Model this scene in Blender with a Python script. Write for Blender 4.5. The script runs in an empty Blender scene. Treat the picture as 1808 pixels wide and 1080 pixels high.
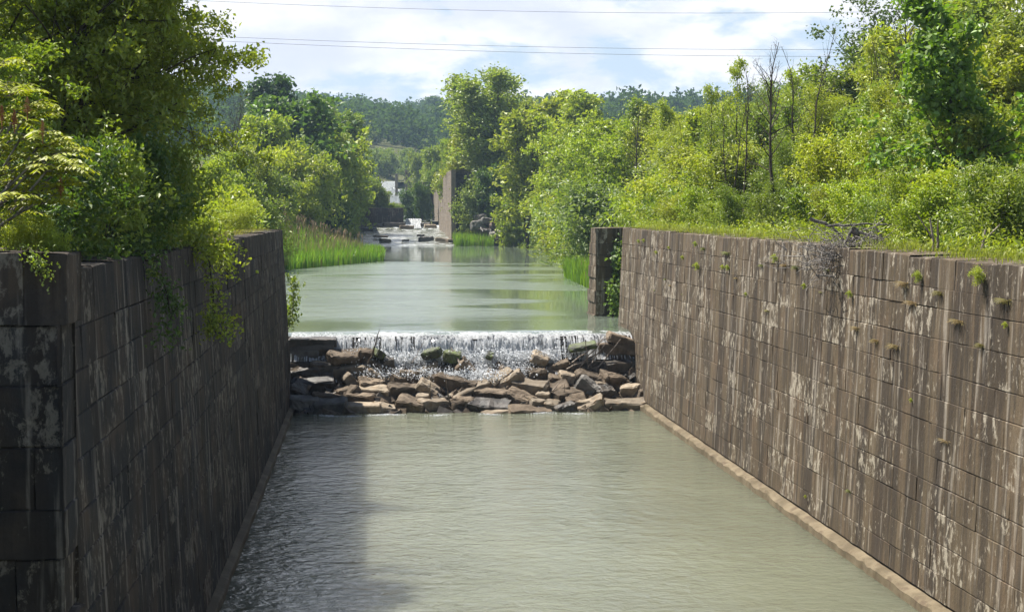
import bpy, bmesh, math, random
import numpy as np
from mathutils import Vector, Matrix, Euler, noise

SC = bpy.context.scene
COL = SC.collection
R = math.radians
random.seed(7)

# ------------------------------------------------------------------ camera, sky, sun
F, CX, CY, HX, HY, CAMZ = 2838.0, 904.0, 540.0, 650.0, 378.0, 7.6
PITCH = math.atan((CY - HY) / F)
YAW = math.atan((CX - HX) / F)
cam_d = bpy.data.cameras.new('camera')
cam = bpy.data.objects.new('camera', cam_d)
COL.objects.link(cam)
cam.location = (0, 0, CAMZ)
cam.rotation_euler = (math.pi / 2 - PITCH, 0, -YAW)
cam_d.sensor_width = 36.0
cam_d.lens = 36.0 * F / 1808.0
cam_d.clip_start, cam_d.clip_end = 0.5, 9000
SC.camera = cam
CR = cam.rotation_euler.to_matrix()


def at(px, py, Y):
    """World point on the photo's pixel ray at forward distance Y."""
    d = CR @ Vector(((px - CX) / F, -(py - CY) / F, -1.0))
    t = Y / d.y
    return Vector((d.x * t, Y, CAMZ + d.z * t))


SUN_EL, SUN_AZ = R(61), math.atan2(-0.85, 0.53)      # azimuth from +Y towards +X
sun_dir = Vector((math.sin(SUN_AZ) * math.cos(SUN_EL), math.cos(SUN_AZ) * math.cos(SUN_EL), math.sin(SUN_EL)))
sd = bpy.data.lights.new('sun', 'SUN')
sd.energy, sd.angle, sd.color = 5.0, R(0.53), (1.0, 0.95, 0.86)
sun = bpy.data.objects.new('sun', sd)
COL.objects.link(sun)
sun.location = (-60, 60, 120)
sun.rotation_euler = sun_dir.to_track_quat('Z', 'Y').to_euler()
SC.view_settings.view_transform = 'Standard'
SC.view_settings.look = 'None'
SC.view_settings.exposure = 1.2
SC.view_settings.gamma = 1.0
SC.cycles.max_bounces = 6
SC.cycles.diffuse_bounces = 2
SC.cycles.glossy_bounces = 3
SC.cycles.transmission_bounces = 4
SC.cycles.transparent_max_bounces = 10
SC.cycles.volume_bounces = 0
SC.cycles.use_denoising = True
SC.cycles.caustics_reflective = False
SC.cycles.caustics_refractive = False


def nd(nt, typ, links=None, **kw):
    n = nt.nodes.new(typ)
    for k, v in kw.items():
        setattr(n, k, v)
    for k, v in (links or {}).items():
        s = n.inputs[k]
        if hasattr(v, 'is_output'):
            nt.links.new(v, s)
        else:
            s.default_value = v
    return n


def math_(nt, op, a, b=0.0, c=0.0, clamp=False):
    return nd(nt, 'ShaderNodeMath', {0: a, 1: b, 2: c}, operation=op, use_clamp=clamp).outputs[0]


def mixc(nt, f, a, b, blend='MIX'):
    n = nd(nt, 'ShaderNodeMix', data_type='RGBA', blend_type=blend, clamp_factor=True)
    for s, v in ((n.inputs[0], f), (n.inputs[6], a), (n.inputs[7], b)):
        if hasattr(v, 'is_output'):
            nt.links.new(v, s)
        else:
            s.default_value = v if not isinstance(v, tuple) or len(v) == 4 else (*v, 1)
    return n.outputs[2]


def ramp(nt, fac, lo, hi, a=0.0, b=1.0):
    return nd(nt, 'ShaderNodeMapRange', {0: fac, 1: lo, 2: hi, 3: a, 4: b}, clamp=True, interpolation_type='SMOOTHSTEP').outputs[0]


def noise_(nt, vec, scale, detail=4.0, rough=0.55, dist=0.0):
    return nd(nt, 'ShaderNodeTexNoise', {'Vector': vec, 'Scale': scale, 'Detail': detail, 'Roughness': rough, 'Distortion': dist}).outputs[0]


def mapv(nt, vec, sc=(1, 1, 1), loc=(0, 0, 0)):
    return nd(nt, 'ShaderNodeMapping', {'Vector': vec, 'Scale': sc, 'Location': loc}).outputs[0]


def make_world():
    w = bpy.data.worlds.new('World')
    SC.world = w
    w.use_nodes = True
    nt = w.node_tree
    nt.nodes.clear()
    sky = nd(nt, 'ShaderNodeTexSky', sky_type='NISHITA', sun_disc=False)
    sky.sun_elevation = SUN_EL
    sky.sun_rotation = SUN_AZ
    sky.altitude, sky.air_density, sky.dust_density, sky.ozone_density = 150, 1.0, 0.6, 1.2
    tc = nd(nt, 'ShaderNodeTexCoord').outputs['Generated']
    sep = nd(nt, 'ShaderNodeSeparateXYZ', {0: tc})
    v = mapv(nt, tc, (1, 1, 2.1), (3.1, 1.7, 0.35))
    n1 = noise_(nt, v, 5.5, 7.0, 0.55, 0.25)
    n2 = noise_(nt, mapv(nt, tc, (1, 1, 2.6), (1.3, 0, 4)), 17.0, 5.0, 0.6, 0.3)
    cov = math_(nt, 'ADD', math_(nt, 'MULTIPLY', n1, 0.64), math_(nt, 'MULTIPLY', n2, 0.36))
    # thicker cover ahead, more open blue overhead
    elev = sep.outputs[2]
    th = ramp(nt, elev, 0.42, 0.85, 0.0, 0.15)
    cov = math_(nt, 'SUBTRACT', cov, th)
    cov = math_(nt, 'SUBTRACT', cov, ramp(nt, sep.outputs[1], 0.8, 0.0, 0.0, 0.22))
    fac = ramp(nt, cov, 0.425, 0.505)
    shade = ramp(nt, noise_(nt, mapv(nt, tc, (1, 1, 2.4), (0, 2, 1)), 9.0, 5.0, 0.6), 0.36, 0.62)
    cl = mixc(nt, shade, (7.5, 7.8, 9.1, 1), (10.4, 10.25, 10.4, 1))
    base = mixc(nt, 0.62, sky.outputs[0], (6.6, 7.8, 9.7, 1))
    base = mixc(nt, ramp(nt, elev, 0.25, 0.65, 0.0, 0.95), base, sky.outputs[0])
    c = mixc(nt, math_(nt, 'MULTIPLY', fac, 0.96), base, cl)
    bg = nd(nt, 'ShaderNodeBackground', {'Color': c, 'Strength': 0.05})
    out = nd(nt, 'ShaderNodeOutputWorld')
    nt.links.new(bg.outputs[0], out.inputs[0])


make_world()

# ------------------------------------------------------------------ helpers


class Geo:
    def __init__(self):
        self.V, self.T, self.F, self.n = [], [], [], 0

    def add(self, V, Fc, tint=(0.5, 0.5), mat=0, smooth=False):
        V = np.asarray(V, float).reshape(-1, 3)
        Fc = np.asarray(Fc, int)
        if Fc.size == 0:
            return
        T = np.asarray(tint, float)
        if T.ndim == 1:
            T = np.tile(T, (len(V), 1))
        self.V.append(V)
        self.T.append(T)
        self.F.append((Fc + self.n, mat, smooth))
        self.n += len(V)

    def mesh(self, name, mats, origin=(0, 0, 0)):
        me = bpy.data.meshes.new(name)
        if not self.V:
            return me
        V = np.concatenate(self.V) - np.asarray(origin, float)
        me.vertices.add(len(V))
        me.vertices.foreach_set('co', V.astype(np.float32).ravel())
        lv, ls, lm, sm, pos = [], [], [], [], 0
        for Fc, m, s in self.F:
            k = Fc.shape[1]
            lv.append(Fc.ravel())
            ls.append(pos + np.arange(len(Fc)) * k)
            lm.append(np.full(len(Fc), m))
            sm.append(np.full(len(Fc), s))
            pos += Fc.size
        me.loops.add(pos)
        me.loops.foreach_set('vertex_index', np.concatenate(lv).astype(np.int32))
        ls = np.concatenate(ls)
        me.polygons.add(len(ls))
        me.polygons.foreach_set('loop_start', ls.astype(np.int32))
        me.polygons.foreach_set('material_index', np.concatenate(lm).astype(np.int32))
        me.polygons.foreach_set('use_smooth', np.concatenate(sm))
        a = me.color_attributes.new('tint', 'FLOAT_COLOR', 'POINT')
        T = np.concatenate(self.T)
        C = np.ones((len(V), 4), np.float32)
        C[:, :2] = T
        a.data.foreach_set('color', C.ravel())
        for m in mats:
            me.materials.append(m)
        me.update(calc_edges=True)
        me.validate()
        return me

    def obj(self, name, mats, parent=None, origin=(0, 0, 0)):
        mats = mats if isinstance(mats, (list, tuple)) else [mats]
        o = bpy.data.objects.new(name, self.mesh(name, mats, origin))
        COL.objects.link(o)
        if parent is not None:
            o.parent = parent
        o.location = origin
        return o


def tag(o, label=None, cat=None, group=None, kind=None):
    if label:
        if not 4 <= len(label.split()) <= 16:
            print('LONG', label)
        o['label'] = label
    if cat:
        o['category'] = cat
    if group:
        o['group'] = group
    if kind:
        o['kind'] = kind
    return o


def empty(name, loc, rz=0.0):
    o = bpy.data.objects.new(name, None)
    o.empty_display_size = 0.2
    COL.objects.link(o)
    o.location = loc
    o.rotation_euler = (0, 0, rz)
    return o


ORD = 'first second third fourth fifth sixth seventh eighth ninth tenth eleventh twelfth thirteenth fourteenth fifteenth sixteenth seventeenth eighteenth nineteenth twentieth'.split()
ORD += ['twenty-' + w for w in ORD[:9]] + ['thirtieth'] + ['thirty-' + w for w in ORD[:9]]


def tube(g, P, rad, k=5, tint=(0.5, 0.5), mat=0):
    P = np.asarray(P, float)
    n = len(P)
    rad = np.broadcast_to(np.asarray(rad, float), (n,))
    d = np.gradient(P, axis=0)
    d /= np.linalg.norm(d, axis=1)[:, None] + 1e-9
    ref = np.array([1.0, 0.13, 0.07]) if abs(d[:, 2].mean()) > 0.6 else np.array([0.05, 0.1, 1.0])
    u = np.cross(d, ref)
    u /= np.linalg.norm(u, axis=1)[:, None] + 1e-9
    w = np.cross(d, u)
    a = np.arange(k) * 2 * np.pi / k
    V = P[:, None, :] + rad[:, None, None] * (np.cos(a)[None, :, None] * u[:, None, :] + np.sin(a)[None, :, None] * w[:, None, :])
    i = np.arange(n - 1)[:, None] * k
    j = np.arange(k)[None, :]
    j2 = (j + 1) % k
    Fq = np.stack([i + j, i + j2, i + k + j2, i + k + j], -1).reshape(-1, 4)
    g.add(V.reshape(-1, 3), Fq, tint, mat, True)


def unit(a):
    return a / (np.linalg.norm(a, axis=-1, keepdims=True) + 1e-9)


def leaves(g, C, rng, size, lw, axis_bias=None, nbias=1.0, tint=None, mat=0):
    n = len(C)
    if n == 0:
        return
    a = rng.normal(size=(n, 3))
    if axis_bias is not None:
        a = a + axis_bias
    a = unit(a)
    nn = rng.normal(size=(n, 3)) * 0.75
    nn[:, 2] += nbias
    s = unit(np.cross(a, nn))
    nn = np.cross(s, a)
    L = size * rng.uniform(0.65, 1.3, (n, 1))
    W = L * lw
    fold = W * 0.22
    V = np.stack([C - a * L * .5, C + s * W * .5 + nn * fold - a * L * .08, C + a * L * .5 - nn * L * .08, C - s * W * .5 + nn * fold - a * L * .08], 1).reshape(-1, 3)
    Fq = np.arange(4 * n).reshape(n, 4)
    if tint is None:
        tint = np.stack([rng.uniform(0, 1, n), rng.uniform(0, 1, n)], 1)
    g.add(V, Fq, np.repeat(tint, 4, 0), mat)


# ------------------------------------------------------------------ materials
def mat(name):
    m = bpy.data.materials.new(name)
    m.use_nodes = True
    nt = m.node_tree
    nt.nodes.clear()
    out = nd(nt, 'ShaderNodeOutputMaterial')
    return m, nt, out


def geopos(nt):
    return nd(nt, 'ShaderNodeNewGeometry').outputs['Position']


def tintrg(nt):
    s = nd(nt, 'ShaderNodeSeparateColor', {0: nd(nt, 'ShaderNodeAttribute', attribute_name='tint').outputs['Color']})
    return s.outputs[0], s.outputs[1]


def leaf_material(name, trans=0.38, gloss=0.04):
    m, nt, out = mat(name)
    oi = nd(nt, 'ShaderNodeObjectInfo')
    t, u = tintrg(nt)
    c = mixc(nt, t, (0.72, 0.74, 0.62), (1.6, 1.5, 1.25))
    c = mixc(nt, 1.0, oi.outputs['Color'], c, 'MULTIPLY')
    hs = nd(nt, 'ShaderNodeHueSaturation', {'Hue': math_(nt, 'ADD', 0.487, math_(nt, 'MULTIPLY', u, 0.03)), 'Saturation': 1.0, 'Value': 1.0, 'Fac': 1.0, 'Color': c})
    c = hs.outputs[0]
    dif = nd(nt, 'ShaderNodeBsdfDiffuse', {'Color': c})
    tc = mixc(nt, 1.0, c, (1.3, 1.38, 0.45), 'MULTIPLY')
    tr = nd(nt, 'ShaderNodeBsdfTranslucent', {'Color': tc})
    mx = nd(nt, 'ShaderNodeMixShader', {0: trans, 1: dif.outputs[0], 2: tr.outputs[0]})
    gl = nd(nt, 'ShaderNodeBsdfGlossy', {'Color': (1, 1, 1, 1), 'Roughness': 0.5})
    mx2 = nd(nt, 'ShaderNodeMixShader', {0: gloss, 1: mx.outputs[0], 2: gl.outputs[0]})
    nt.links.new(mx2.outputs[0], out.inputs[0])
    return m


LEAF = leaf_material('leaf')
BLADE = leaf_material('grass_blade', 0.4, 0.02)
FARLEAF = leaf_material('far_leaf', 0.4, 0.0)


def bark_material(name, c1, c2):
    m, nt, out = mat(name)
    p = geopos(nt)
    n = noise_(nt, mapv(nt, p, (9, 9, 2)), 1.6, 4)
    c = mixc(nt, ramp(nt, n, 0.35, 0.65), c1, c2)
    b = nd(nt, 'ShaderNodeBsdfPrincipled', {'Base Color': c, 'Roughness': 0.85, 'Specular IOR Level': 0.15})
    nt.links.new(b.outputs[0], out.inputs[0])
    return m


BARK = bark_material('bark', (0.035, 0.028, 0.022), (0.10, 0.08, 0.06))
GREYBARK = bark_material('grey_bark', (0.10, 0.09, 0.085), (0.25, 0.23, 0.21))
DRIFT = bark_material('bleached_wood', (0.11, 0.085, 0.07), (0.34, 0.29, 0.24))
SEED = bark_material('seed_head', (0.22, 0.09, 0.04), (0.36, 0.2, 0.09))
REEDSTRAW = bark_material('reed_straw', (0.26, 0.17, 0.09), (0.42, 0.31, 0.18))


def stone_material(name, base_d, base_l, streak=1.0, patch=1.0, wet=None):
    m, nt, out = mat(name)
    p = geopos(nt)
    t, u = tintrg(nt)
    n_big = noise_(nt, p, 0.35, 4)
    c = mixc(nt, math_(nt, 'ADD', math_(nt, 'MULTIPLY', t, 0.45), math_(nt, 'MULTIPLY', n_big, 0.65)), base_d, base_l)
    # brown / grey drift
    c = mixc(nt, ramp(nt, noise_(nt, p, 0.9, 5), 0.42, 0.7, 0, 0.55), c, (0.135, 0.094, 0.062))
    # vertical run-off streaks
    off = nd(nt, 'ShaderNodeCombineXYZ', {0: math_(nt, 'MULTIPLY', t, 0.0), 1: math_(nt, 'MULTIPLY', t, 2.3), 2: math_(nt, 'MULTIPLY', u, 9.0)}).outputs[0]
    pb = nd(nt, 'ShaderNodeVectorMath', {0: p, 1: off}, operation='ADD').outputs[0]
    s1 = noise_(nt, mapv(nt, p, (1.9, 1.9, 0.10)), 1.0, 5, 0.6)
    s2 = noise_(nt, mapv(nt, p, (5.5, 5.5, 0.16), (5, 3, 1)), 1.0, 5, 0.65)
    c = mixc(nt, ramp(nt, s1, 0.45, 0.58, 0, 0.72 * streak), c, (0.034, 0.027, 0.022))
    c = mixc(nt, ramp(nt, s2, 0.47, 0.63, 0, 0.66 * streak), c, (0.05, 0.042, 0.036))
    s3 = noise_(nt, mapv(nt, p, (4.2, 4.2, 0.3), (9, 1, 2)), 1.0, 4, 0.6)
    c = mixc(nt, ramp(nt, s3, 0.55, 0.67, 0, 0.45 * streak), c, (0.36, 0.32, 0.27))
    # lime bloom, on some blocks more than others
    q = noise_(nt, mapv(nt, p, (3.2, 3.2, 2.0), (2, 7, 3)), 1.6, 8, 0.75, 0.3)
    q = math_(nt, 'ADD', q, math_(nt, 'MULTIPLY', math_(nt, 'SUBTRACT', u, 0.5), 0.13))
    c = mixc(nt, ramp(nt, q, 0.545, 0.635, 0, 0.8 * patch), c, (0.37, 0.33, 0.265))
    fine = noise_(nt, p, 14, 5, 0.7)
    c = mixc(nt, 1.0, c, mixc(nt, fine, (0.72, 0.72, 0.72), (1.25, 1.25, 1.25)), 'MULTIPLY')
    rough = 0.9
    b = nd(nt, 'ShaderNodeBsdfPrincipled', {'Base Color': c, 'Roughness': rough, 'Specular IOR Level': 0.12})
    h = math_(nt, 'ADD', math_(nt, 'MULTIPLY', noise_(nt, mapv(nt, p, (3.2, 3.2, 1.2)), 1.5, 8, 0.7), 0.7), math_(nt, 'MULTIPLY', fine, 0.3))
    bp = nd(nt, 'ShaderNodeBump', {'Strength': 0.9, 'Distance': 0.045, 'Height': h})
    nt.links.new(bp.outputs[0], b.inputs['Normal'])
    nt.links.new(b.outputs[0], out.inputs[0])
    return m


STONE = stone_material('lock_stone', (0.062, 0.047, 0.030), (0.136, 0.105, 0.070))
SHADESTONE = stone_material('shade_painted_lock_stone', (0.015, 0.0145, 0.0145), (0.052, 0.05, 0.05), 1.0, 0.5)  # lock stone with the shade of unlit faces painted into its base colour
FARSTONE = stone_material('far_lock_stone', (0.20, 0.165, 0.13), (0.34, 0.29, 0.235), 0.6, 0.5)


def simple_noise_mat(name, c1, c2, scale=2.0, rough=0.85, bump=0.03, c3=None):
    m, nt, out = mat(name)
    p = geopos(nt)
    n = noise_(nt, p, scale, 6, 0.65)
    c = mixc(nt, ramp(nt, n, 0.35, 0.65), c1, c2)
    if c3:
        c = mixc(nt, ramp(nt, noise_(nt, mapv(nt, p, (1, 1, 1), (4, 4, 4)), scale * 2.7, 5), 0.52, 0.68), c, c3)
    t, u = tintrg(nt)
    c = mixc(nt, 1.0, c, mixc(nt, t, (0.7, 0.7, 0.7), (1.3, 1.28, 1.25)), 'MULTIPLY')
    b = nd(nt, 'ShaderNodeBsdfPrincipled', {'Base Color': c, 'Roughness': rough, 'Specular IOR Level': 0.2 if rough > .6 else .5})
    bp = nd(nt, 'ShaderNodeBump', {'Strength': 0.8, 'Distance': bump, 'Height': noise_(nt, p, scale * 5, 7, 0.7)})
    nt.links.new(bp.outputs[0], b.inputs['Normal'])
    nt.links.new(b.outputs[0], out.inputs[0])
    return m


MORTAR = simple_noise_mat('mortar', (0.018, 0.016, 0.014), (0.05, 0.042, 0.035), 3)
CONCRETE = simple_noise_mat('footing_concrete', (0.098, 0.078, 0.05), (0.175, 0.142, 0.094), 1.2, 0.85, 0.03, (0.10, 0.075, 0.05))
ROCK = simple_noise_mat('rock', (0.075, 0.058, 0.042), (0.18, 0.142, 0.105), 1.7, 0.85, 0.05, (0.10, 0.078, 0.058))
ROCKPALE = simple_noise_mat('pale_rock', (0.16, 0.132, 0.10), (0.285, 0.24, 0.185), 1.7, 0.85, 0.04, (0.2, 0.15, 0.1))
ROCKDARK = simple_noise_mat('dark_wet_rock', (0.03, 0.026, 0.022), (0.085, 0.07, 0.055), 2.0, 0.4, 0.05)
ROCKGREY = simple_noise_mat('grey_block', (0.10, 0.095, 0.09), (0.19, 0.18, 0.165), 1.7, 0.85, 0.04)
MOSS = simple_noise_mat('mossy_rock', (0.03, 0.03, 0.02), (0.075, 0.09, 0.03), 1.8, 0.6, 0.06, (0.10, 0.14, 0.03))
SOIL = simple_noise_mat('bank_soil', (0.05, 0.06, 0.02), (0.10, 0.11, 0.035), 0.8, 0.95, 0.1, (0.13, 0.10, 0.06))
WIRE = simple_noise_mat('cable_metal', (0.16, 0.16, 0.18), (0.2, 0.2, 0.22), 1, 0.6, 0.001)
ROOF = simple_noise_mat('metal_roof', (0.5, 0.5, 0.52), (0.6, 0.6, 0.62), 1, 0.6, 0.001)


def water_material(name, base, calm, wave_scale, strength, foam_y=None, rough=0.06, dist=0.115):
    m, nt, out = mat(name)
    p = geopos(nt)
    w1 = noise_(nt, mapv(nt, p, (1.0, 1.25, 1)), wave_scale, 4, 0.6, 0.4)
    w2 = noise_(nt, mapv(nt, p, (0.85, 1.1, 1), (3, 8, 0)), wave_scale * 0.32, 3, 0.5, 0.6)
    h = math_(nt, 'ADD', math_(nt, 'MULTIPLY', w1, 0.55), math_(nt, 'MULTIPLY', w2, 0.8))
    if calm:
        g = noise_(nt, mapv(nt, p, (0.035, 0.085, 1), (2.3, 0.6, 0)), 1.0, 3, 0.5, 0.5)
        sx = nd(nt, 'ShaderNodeSeparateXYZ', {0: p})
        edge = ramp(nt, sx.outputs[0], 3.0, 14.0, 0.0, 0.16)
        st = ramp(nt, math_(nt, 'SUBTRACT', g, edge), 0.33, 0.43, 0.02, 1.0)
        far = ramp(nt, sx.outputs[1], 150, 178, 1.0, 0.06)
        st = math_(nt, 'MULTIPLY', st, far)
        near = ramp(nt, sx.outputs[1], 70, 78, 0.2, 1.0)
        st = math_(nt, 'MULTIPLY', st, near)
    else:
        g = noise_(nt, mapv(nt, p, (0.13, 0.09, 1)), 1.0, 3, 0.5)
        st = ramp(nt, g, 0.3, 0.7, 0.75, 1.25)
    bp = nd(nt, 'ShaderNodeBump', {'Strength': math_(nt, 'MULTIPLY', st, strength), 'Distance': dist, 'Height': h})
    cvar = mixc(nt, ramp(nt, noise_(nt, p, 0.16, 3), 0.3, 0.7), base, tuple(x * 1.22 for x in base))
    if foam_y:
        sy = nd(nt, 'ShaderNodeSeparateXYZ', {0: p}).outputs[1]
        fm = noise_(nt, mapv(nt, p, (1, 1.8, 1)), 3.2, 6, 0.7, 0.6)
        lim = ramp(nt, sy, foam_y[0], foam_y[1], 0.86, 0.58)
        f = ramp(nt, math_(nt, 'SUBTRACT', fm, lim), 0.0, 0.06, 0, 0.85)
        cvar = mixc(nt, f, cvar, (0.75, 0.78, 0.8))
    b = nd(nt, 'ShaderNodeBsdfPrincipled', {'Base Color': cvar, 'Roughness': math_(nt, 'MULTIPLY_ADD', st, 0.12, rough) if calm else rough, 'IOR': 1.38, 'Subsurface Weight': 0.95, 'Subsurface Radius': (1.0, 1.0, 0.85), 'Subsurface Scale': 2.2})
    b.subsurface_method = 'BURLEY'
    nt.links.new(bp.outputs[0], b.inputs['Normal'])
    nt.links.new(b.outputs[0], out.inputs[0])
    return m


WATER_LOW = water_material('lock_water', (0.120, 0.128, 0.090), False, 3.0, 1.0, (59.6, 61.6))
WATER_UP = water_material('pool_water', (0.115, 0.14, 0.108), True, 1.5, 1.0, dist=0.12)
RAPID = None


def whitewater_material(name, sx, sz, lo, hi, dark=(0.05, 0.05, 0.045)):
    m, nt, out = mat(name)
    p = geopos(nt)
    n1 = noise_(nt, mapv(nt, p, (sx, sx * 0.6, sz)), 1.0, 6, 0.72, 0.3)
    n2 = noise_(nt, mapv(nt, p, (0.55, 0.6, 0.8)), 1.0, 3, 0.5)
    f = math_(nt, 'ADD', math_(nt, 'MULTIPLY', n1, 0.65), math_(nt, 'MULTIPLY', n2, 0.35))
    k = ramp(nt, f, lo, hi)
    dif = nd(nt, 'ShaderNodeBsdfPrincipled', {'Base Color': (0.82, 0.84, 0.86, 1), 'Roughness': 0.35, 'Subsurface Weight': 0.0})
    wet = nd(nt, 'ShaderNodeBsdfTransparent', {'Color': (0.75, 0.78, 0.78, 1)})
    gl = nd(nt, 'ShaderNodeBsdfGlossy', {'Roughness': 0.12, 'Color': (0.9, 0.9, 0.9, 1)})
    wetm = nd(nt, 'ShaderNodeMixShader', {0: 0.16, 1: wet.outputs[0], 2: gl.outputs[0]})
    trl = nd(nt, 'ShaderNodeBsdfTranslucent', {'Color': (0.85, 0.87, 0.9, 1)})
    whi = nd(nt, 'ShaderNodeMixShader', {0: 0.5, 1: dif.outputs[0], 2: trl.outputs[0]})
    mx = nd(nt, 'ShaderNodeMixShader', {0: k, 1: wetm.outputs[0], 2: whi.outputs[0]})
    bp = nd(nt, 'ShaderNodeBump', {'Strength': 0.9, 'Distance': 0.1, 'Height': n1})
    nt.links.new(bp.outputs[0], dif.inputs['Normal'])
    nt.links.new(mx.outputs[0], out.inputs[0])
    return m


FALLS = whitewater_material('falling_water', 9, 1.1, 0.38, 0.56)
CASCADE = whitewater_material('churning_water', 4, 4, 0.30, 0.50)
FARFALL = whitewater_material('far_fall_water', 0.8, 0.25, 0.28, 0.48)
m, nt, out = mat('foam')
b = nd(nt, 'ShaderNodeBsdfPrincipled', {'Base Color': (0.84, 0.86, 0.88, 1), 'Roughness': 0.4})
tr_ = nd(nt, 'ShaderNodeBsdfTranslucent', {'Color': (0.85, 0.87, 0.9, 1)})
mxf = nd(nt, 'ShaderNodeMixShader', {0: 0.45, 1: b.outputs[0], 2: tr_.outputs[0]})
nt.links.new(mxf.outputs[0], out.inputs[0])
FOAM = m

# ------------------------------------------------------------------ terrain and water
SL = ([0, 63, 66, 100, 128, 138, 151, 166, 178, 200, 240, 254, 256, 330, 420, 480, 560, 640], [-4.2, -4.2, -7.5, -8.8, -9, -7.6, -3.2, 1.6, 1.4, -1, -2.6, -2.6, -3.4, -3.4, -4, 0, 4, 30])
SR = ([0, 71, 74.5, 78.5, 80, 105, 121, 150, 190, 235, 247, 254, 256, 330, 420, 480, 560, 700], [11.9, 11.9, 12.6, 12.6, 13.4, 14.6, 15.2, 17.6, 21.5, 21.5, 19.5, 15, 14.2, 14.2, 16, 14, 13, 12])
ZW = ([0, 65.5, 65.6, 246, 262, 276, 299, 301, 420, 490, 499, 503, 506, 530, 700, 1500], [0, 0, 2.8, 2.8, 3.5, 4.3, 4.7, 6.2, 6.6, 7.0, 12.2, 14.8, 17.6, 17.8, 22, 30])


def sstep(x):
    x = np.clip(x, 0, 1)
    return x * x * (3 - 2 * x)


def terrain(X, Y):
    X = np.asarray(X, float)
    Y = np.asarray(Y, float)
    sl, sr, zw = np.interp(Y, *SL), np.interp(Y, *SR), np.interp(Y, *ZW)
    dl, dr = sl - X, X - sr
    hl = np.interp(Y, [0, 65.4, 65.6, 128, 150, 252, 257, 330, 500, 800], [6.8, 6.8, 4.0, 4.2, 5.5, 7.5, 10.2, 9.8, 9, 8])
    wl = np.interp(Y, [0, 64.5, 68, 125, 140, 185, 250, 255, 330, 500], [0.12, 0.12, 5, 8, 22, 22, 12, 0.6, 0.8, 12])
    hr = np.interp(Y, [0, 65.4, 65.6, 79, 100, 245, 254, 330, 500, 800], [6.75, 6.75, 3.95, 3.95, 4.3, 5.5, 9.6, 9.6, 9, 8])
    wr = np.interp(Y, [0, 78.4, 80, 110, 240, 255, 330, 500], [0.12, 0.12, 5, 11, 14, 4, 1, 10])
    L = -0.15 + hl * sstep(dl / wl) + 0.10 * np.maximum(dl - wl, 0) * np.interp(dl, [0, 60, 400], [1, 1, 0.25])
    Rr = -0.15 + hr * sstep(dr / wr) + 0.085 * np.maximum(dr - wr - 1.5, 0) * np.interp(dr, [0, 60, 400], [1, 1, 0.25])
    h = np.where(dl > 0, L, np.where(dr > 0, Rr, -1.3)) + zw
    bump = 0.25 * np.sin(X * 0.31 + Y * 0.17) * np.sin(Y * 0.23 - X * 0.11) * np.clip(np.maximum(dl, dr) / 6 - 0.4, 0, 1)
    hill = 31 * sstep((Y - 650) / 620) * (0.82 + 0.12 * np.sin(X / 150 + 0.6) + 0.08 * np.sin(X / 61 + 2)) + 8 * sstep((Y - 480) / 300)
    hill *= np.interp(X, [60, 130, 260], [1.05, .86, .74])
    hill *= np.interp(np.abs(X - 60), [0, 900, 2500], [1, 0.9, 0.7])
    return h + bump + hill


def build_ground():
    xs = np.unique(np.concatenate([np.arange(-30, 45, 0.6), [-4.22, -4.32, -4.16, 11.87, 11.95, 12.03], np.arange(-90, -30, 4), np.arange(45, 120, 4), np.linspace(-1300, -90, 24), np.linspace(120, 1500, 28)]))
    ys = np.unique(np.concatenate([np.arange(-40, 10, 10), np.arange(10, 90, 1.0), [65.45, 65.62], np.arange(90, 340, 2.0), np.arange(340, 600, 6), np.arange(600, 1801, 25)]))
    Xg, Yg = np.meshgrid(xs, ys)
    Z = terrain(Xg, Yg)
    g = Geo()
    nx, ny = len(xs), len(ys)
    i = np.arange(ny - 1)[:, None] * nx
    j = np.arange(nx - 1)[None, :]
    Fq = np.stack([i + j, i + j + 1, i + nx + j + 1, i + nx + j], -1).reshape(-1, 4)
    g.add(np.stack([Xg, Yg, Z], -1).reshape(-1, 3), Fq, (0.5, 0.5), 0, True)
    tag(g.obj('ground', SOIL), kind='structure')


build_ground()


def strip_grid(g, ys, left, right, zf, nx=24, m=0, lip=None):
    V = []
    for y in ys:
        for k in range(nx + 1):
            x = left(y) + (right(y) - left(y)) * k / nx
            V.append((x, y, zf(x, y)))
    n = nx + 1
    Fq = [(r * n + c, r * n + c + 1, (r + 1) * n + c + 1, (r + 1) * n + c) for r in range(len(ys) - 1) for c in range(nx)]
    g.add(V, Fq, (0.5, 0.5), m, True)


g = Geo()
strip_grid(g, list(np.linspace(-30, 65.0, 20)), lambda y: -4.0, lambda y: 11.8, lambda x, y: 0.0, 4)
tag(g.obj('lock_water', WATER_LOW), kind='structure')
g = Geo()


def upz(x, y):
    return 2.8 - 0.02 - 0.09 * max(0, (66.6 - y) / 1.2) ** 2


strip_grid(g, [65.3, 65.5, 65.7, 65.9, 66.2, 66.6, 68, 72, 80, 100, 130, 160, 200, 247], lambda y: (-3.3 if y < 67 else -12), lambda y: 11.1 if y < 67 else 27, upz, 8)
tag(g.obj('pool_water', WATER_UP), kind='structure')

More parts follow.
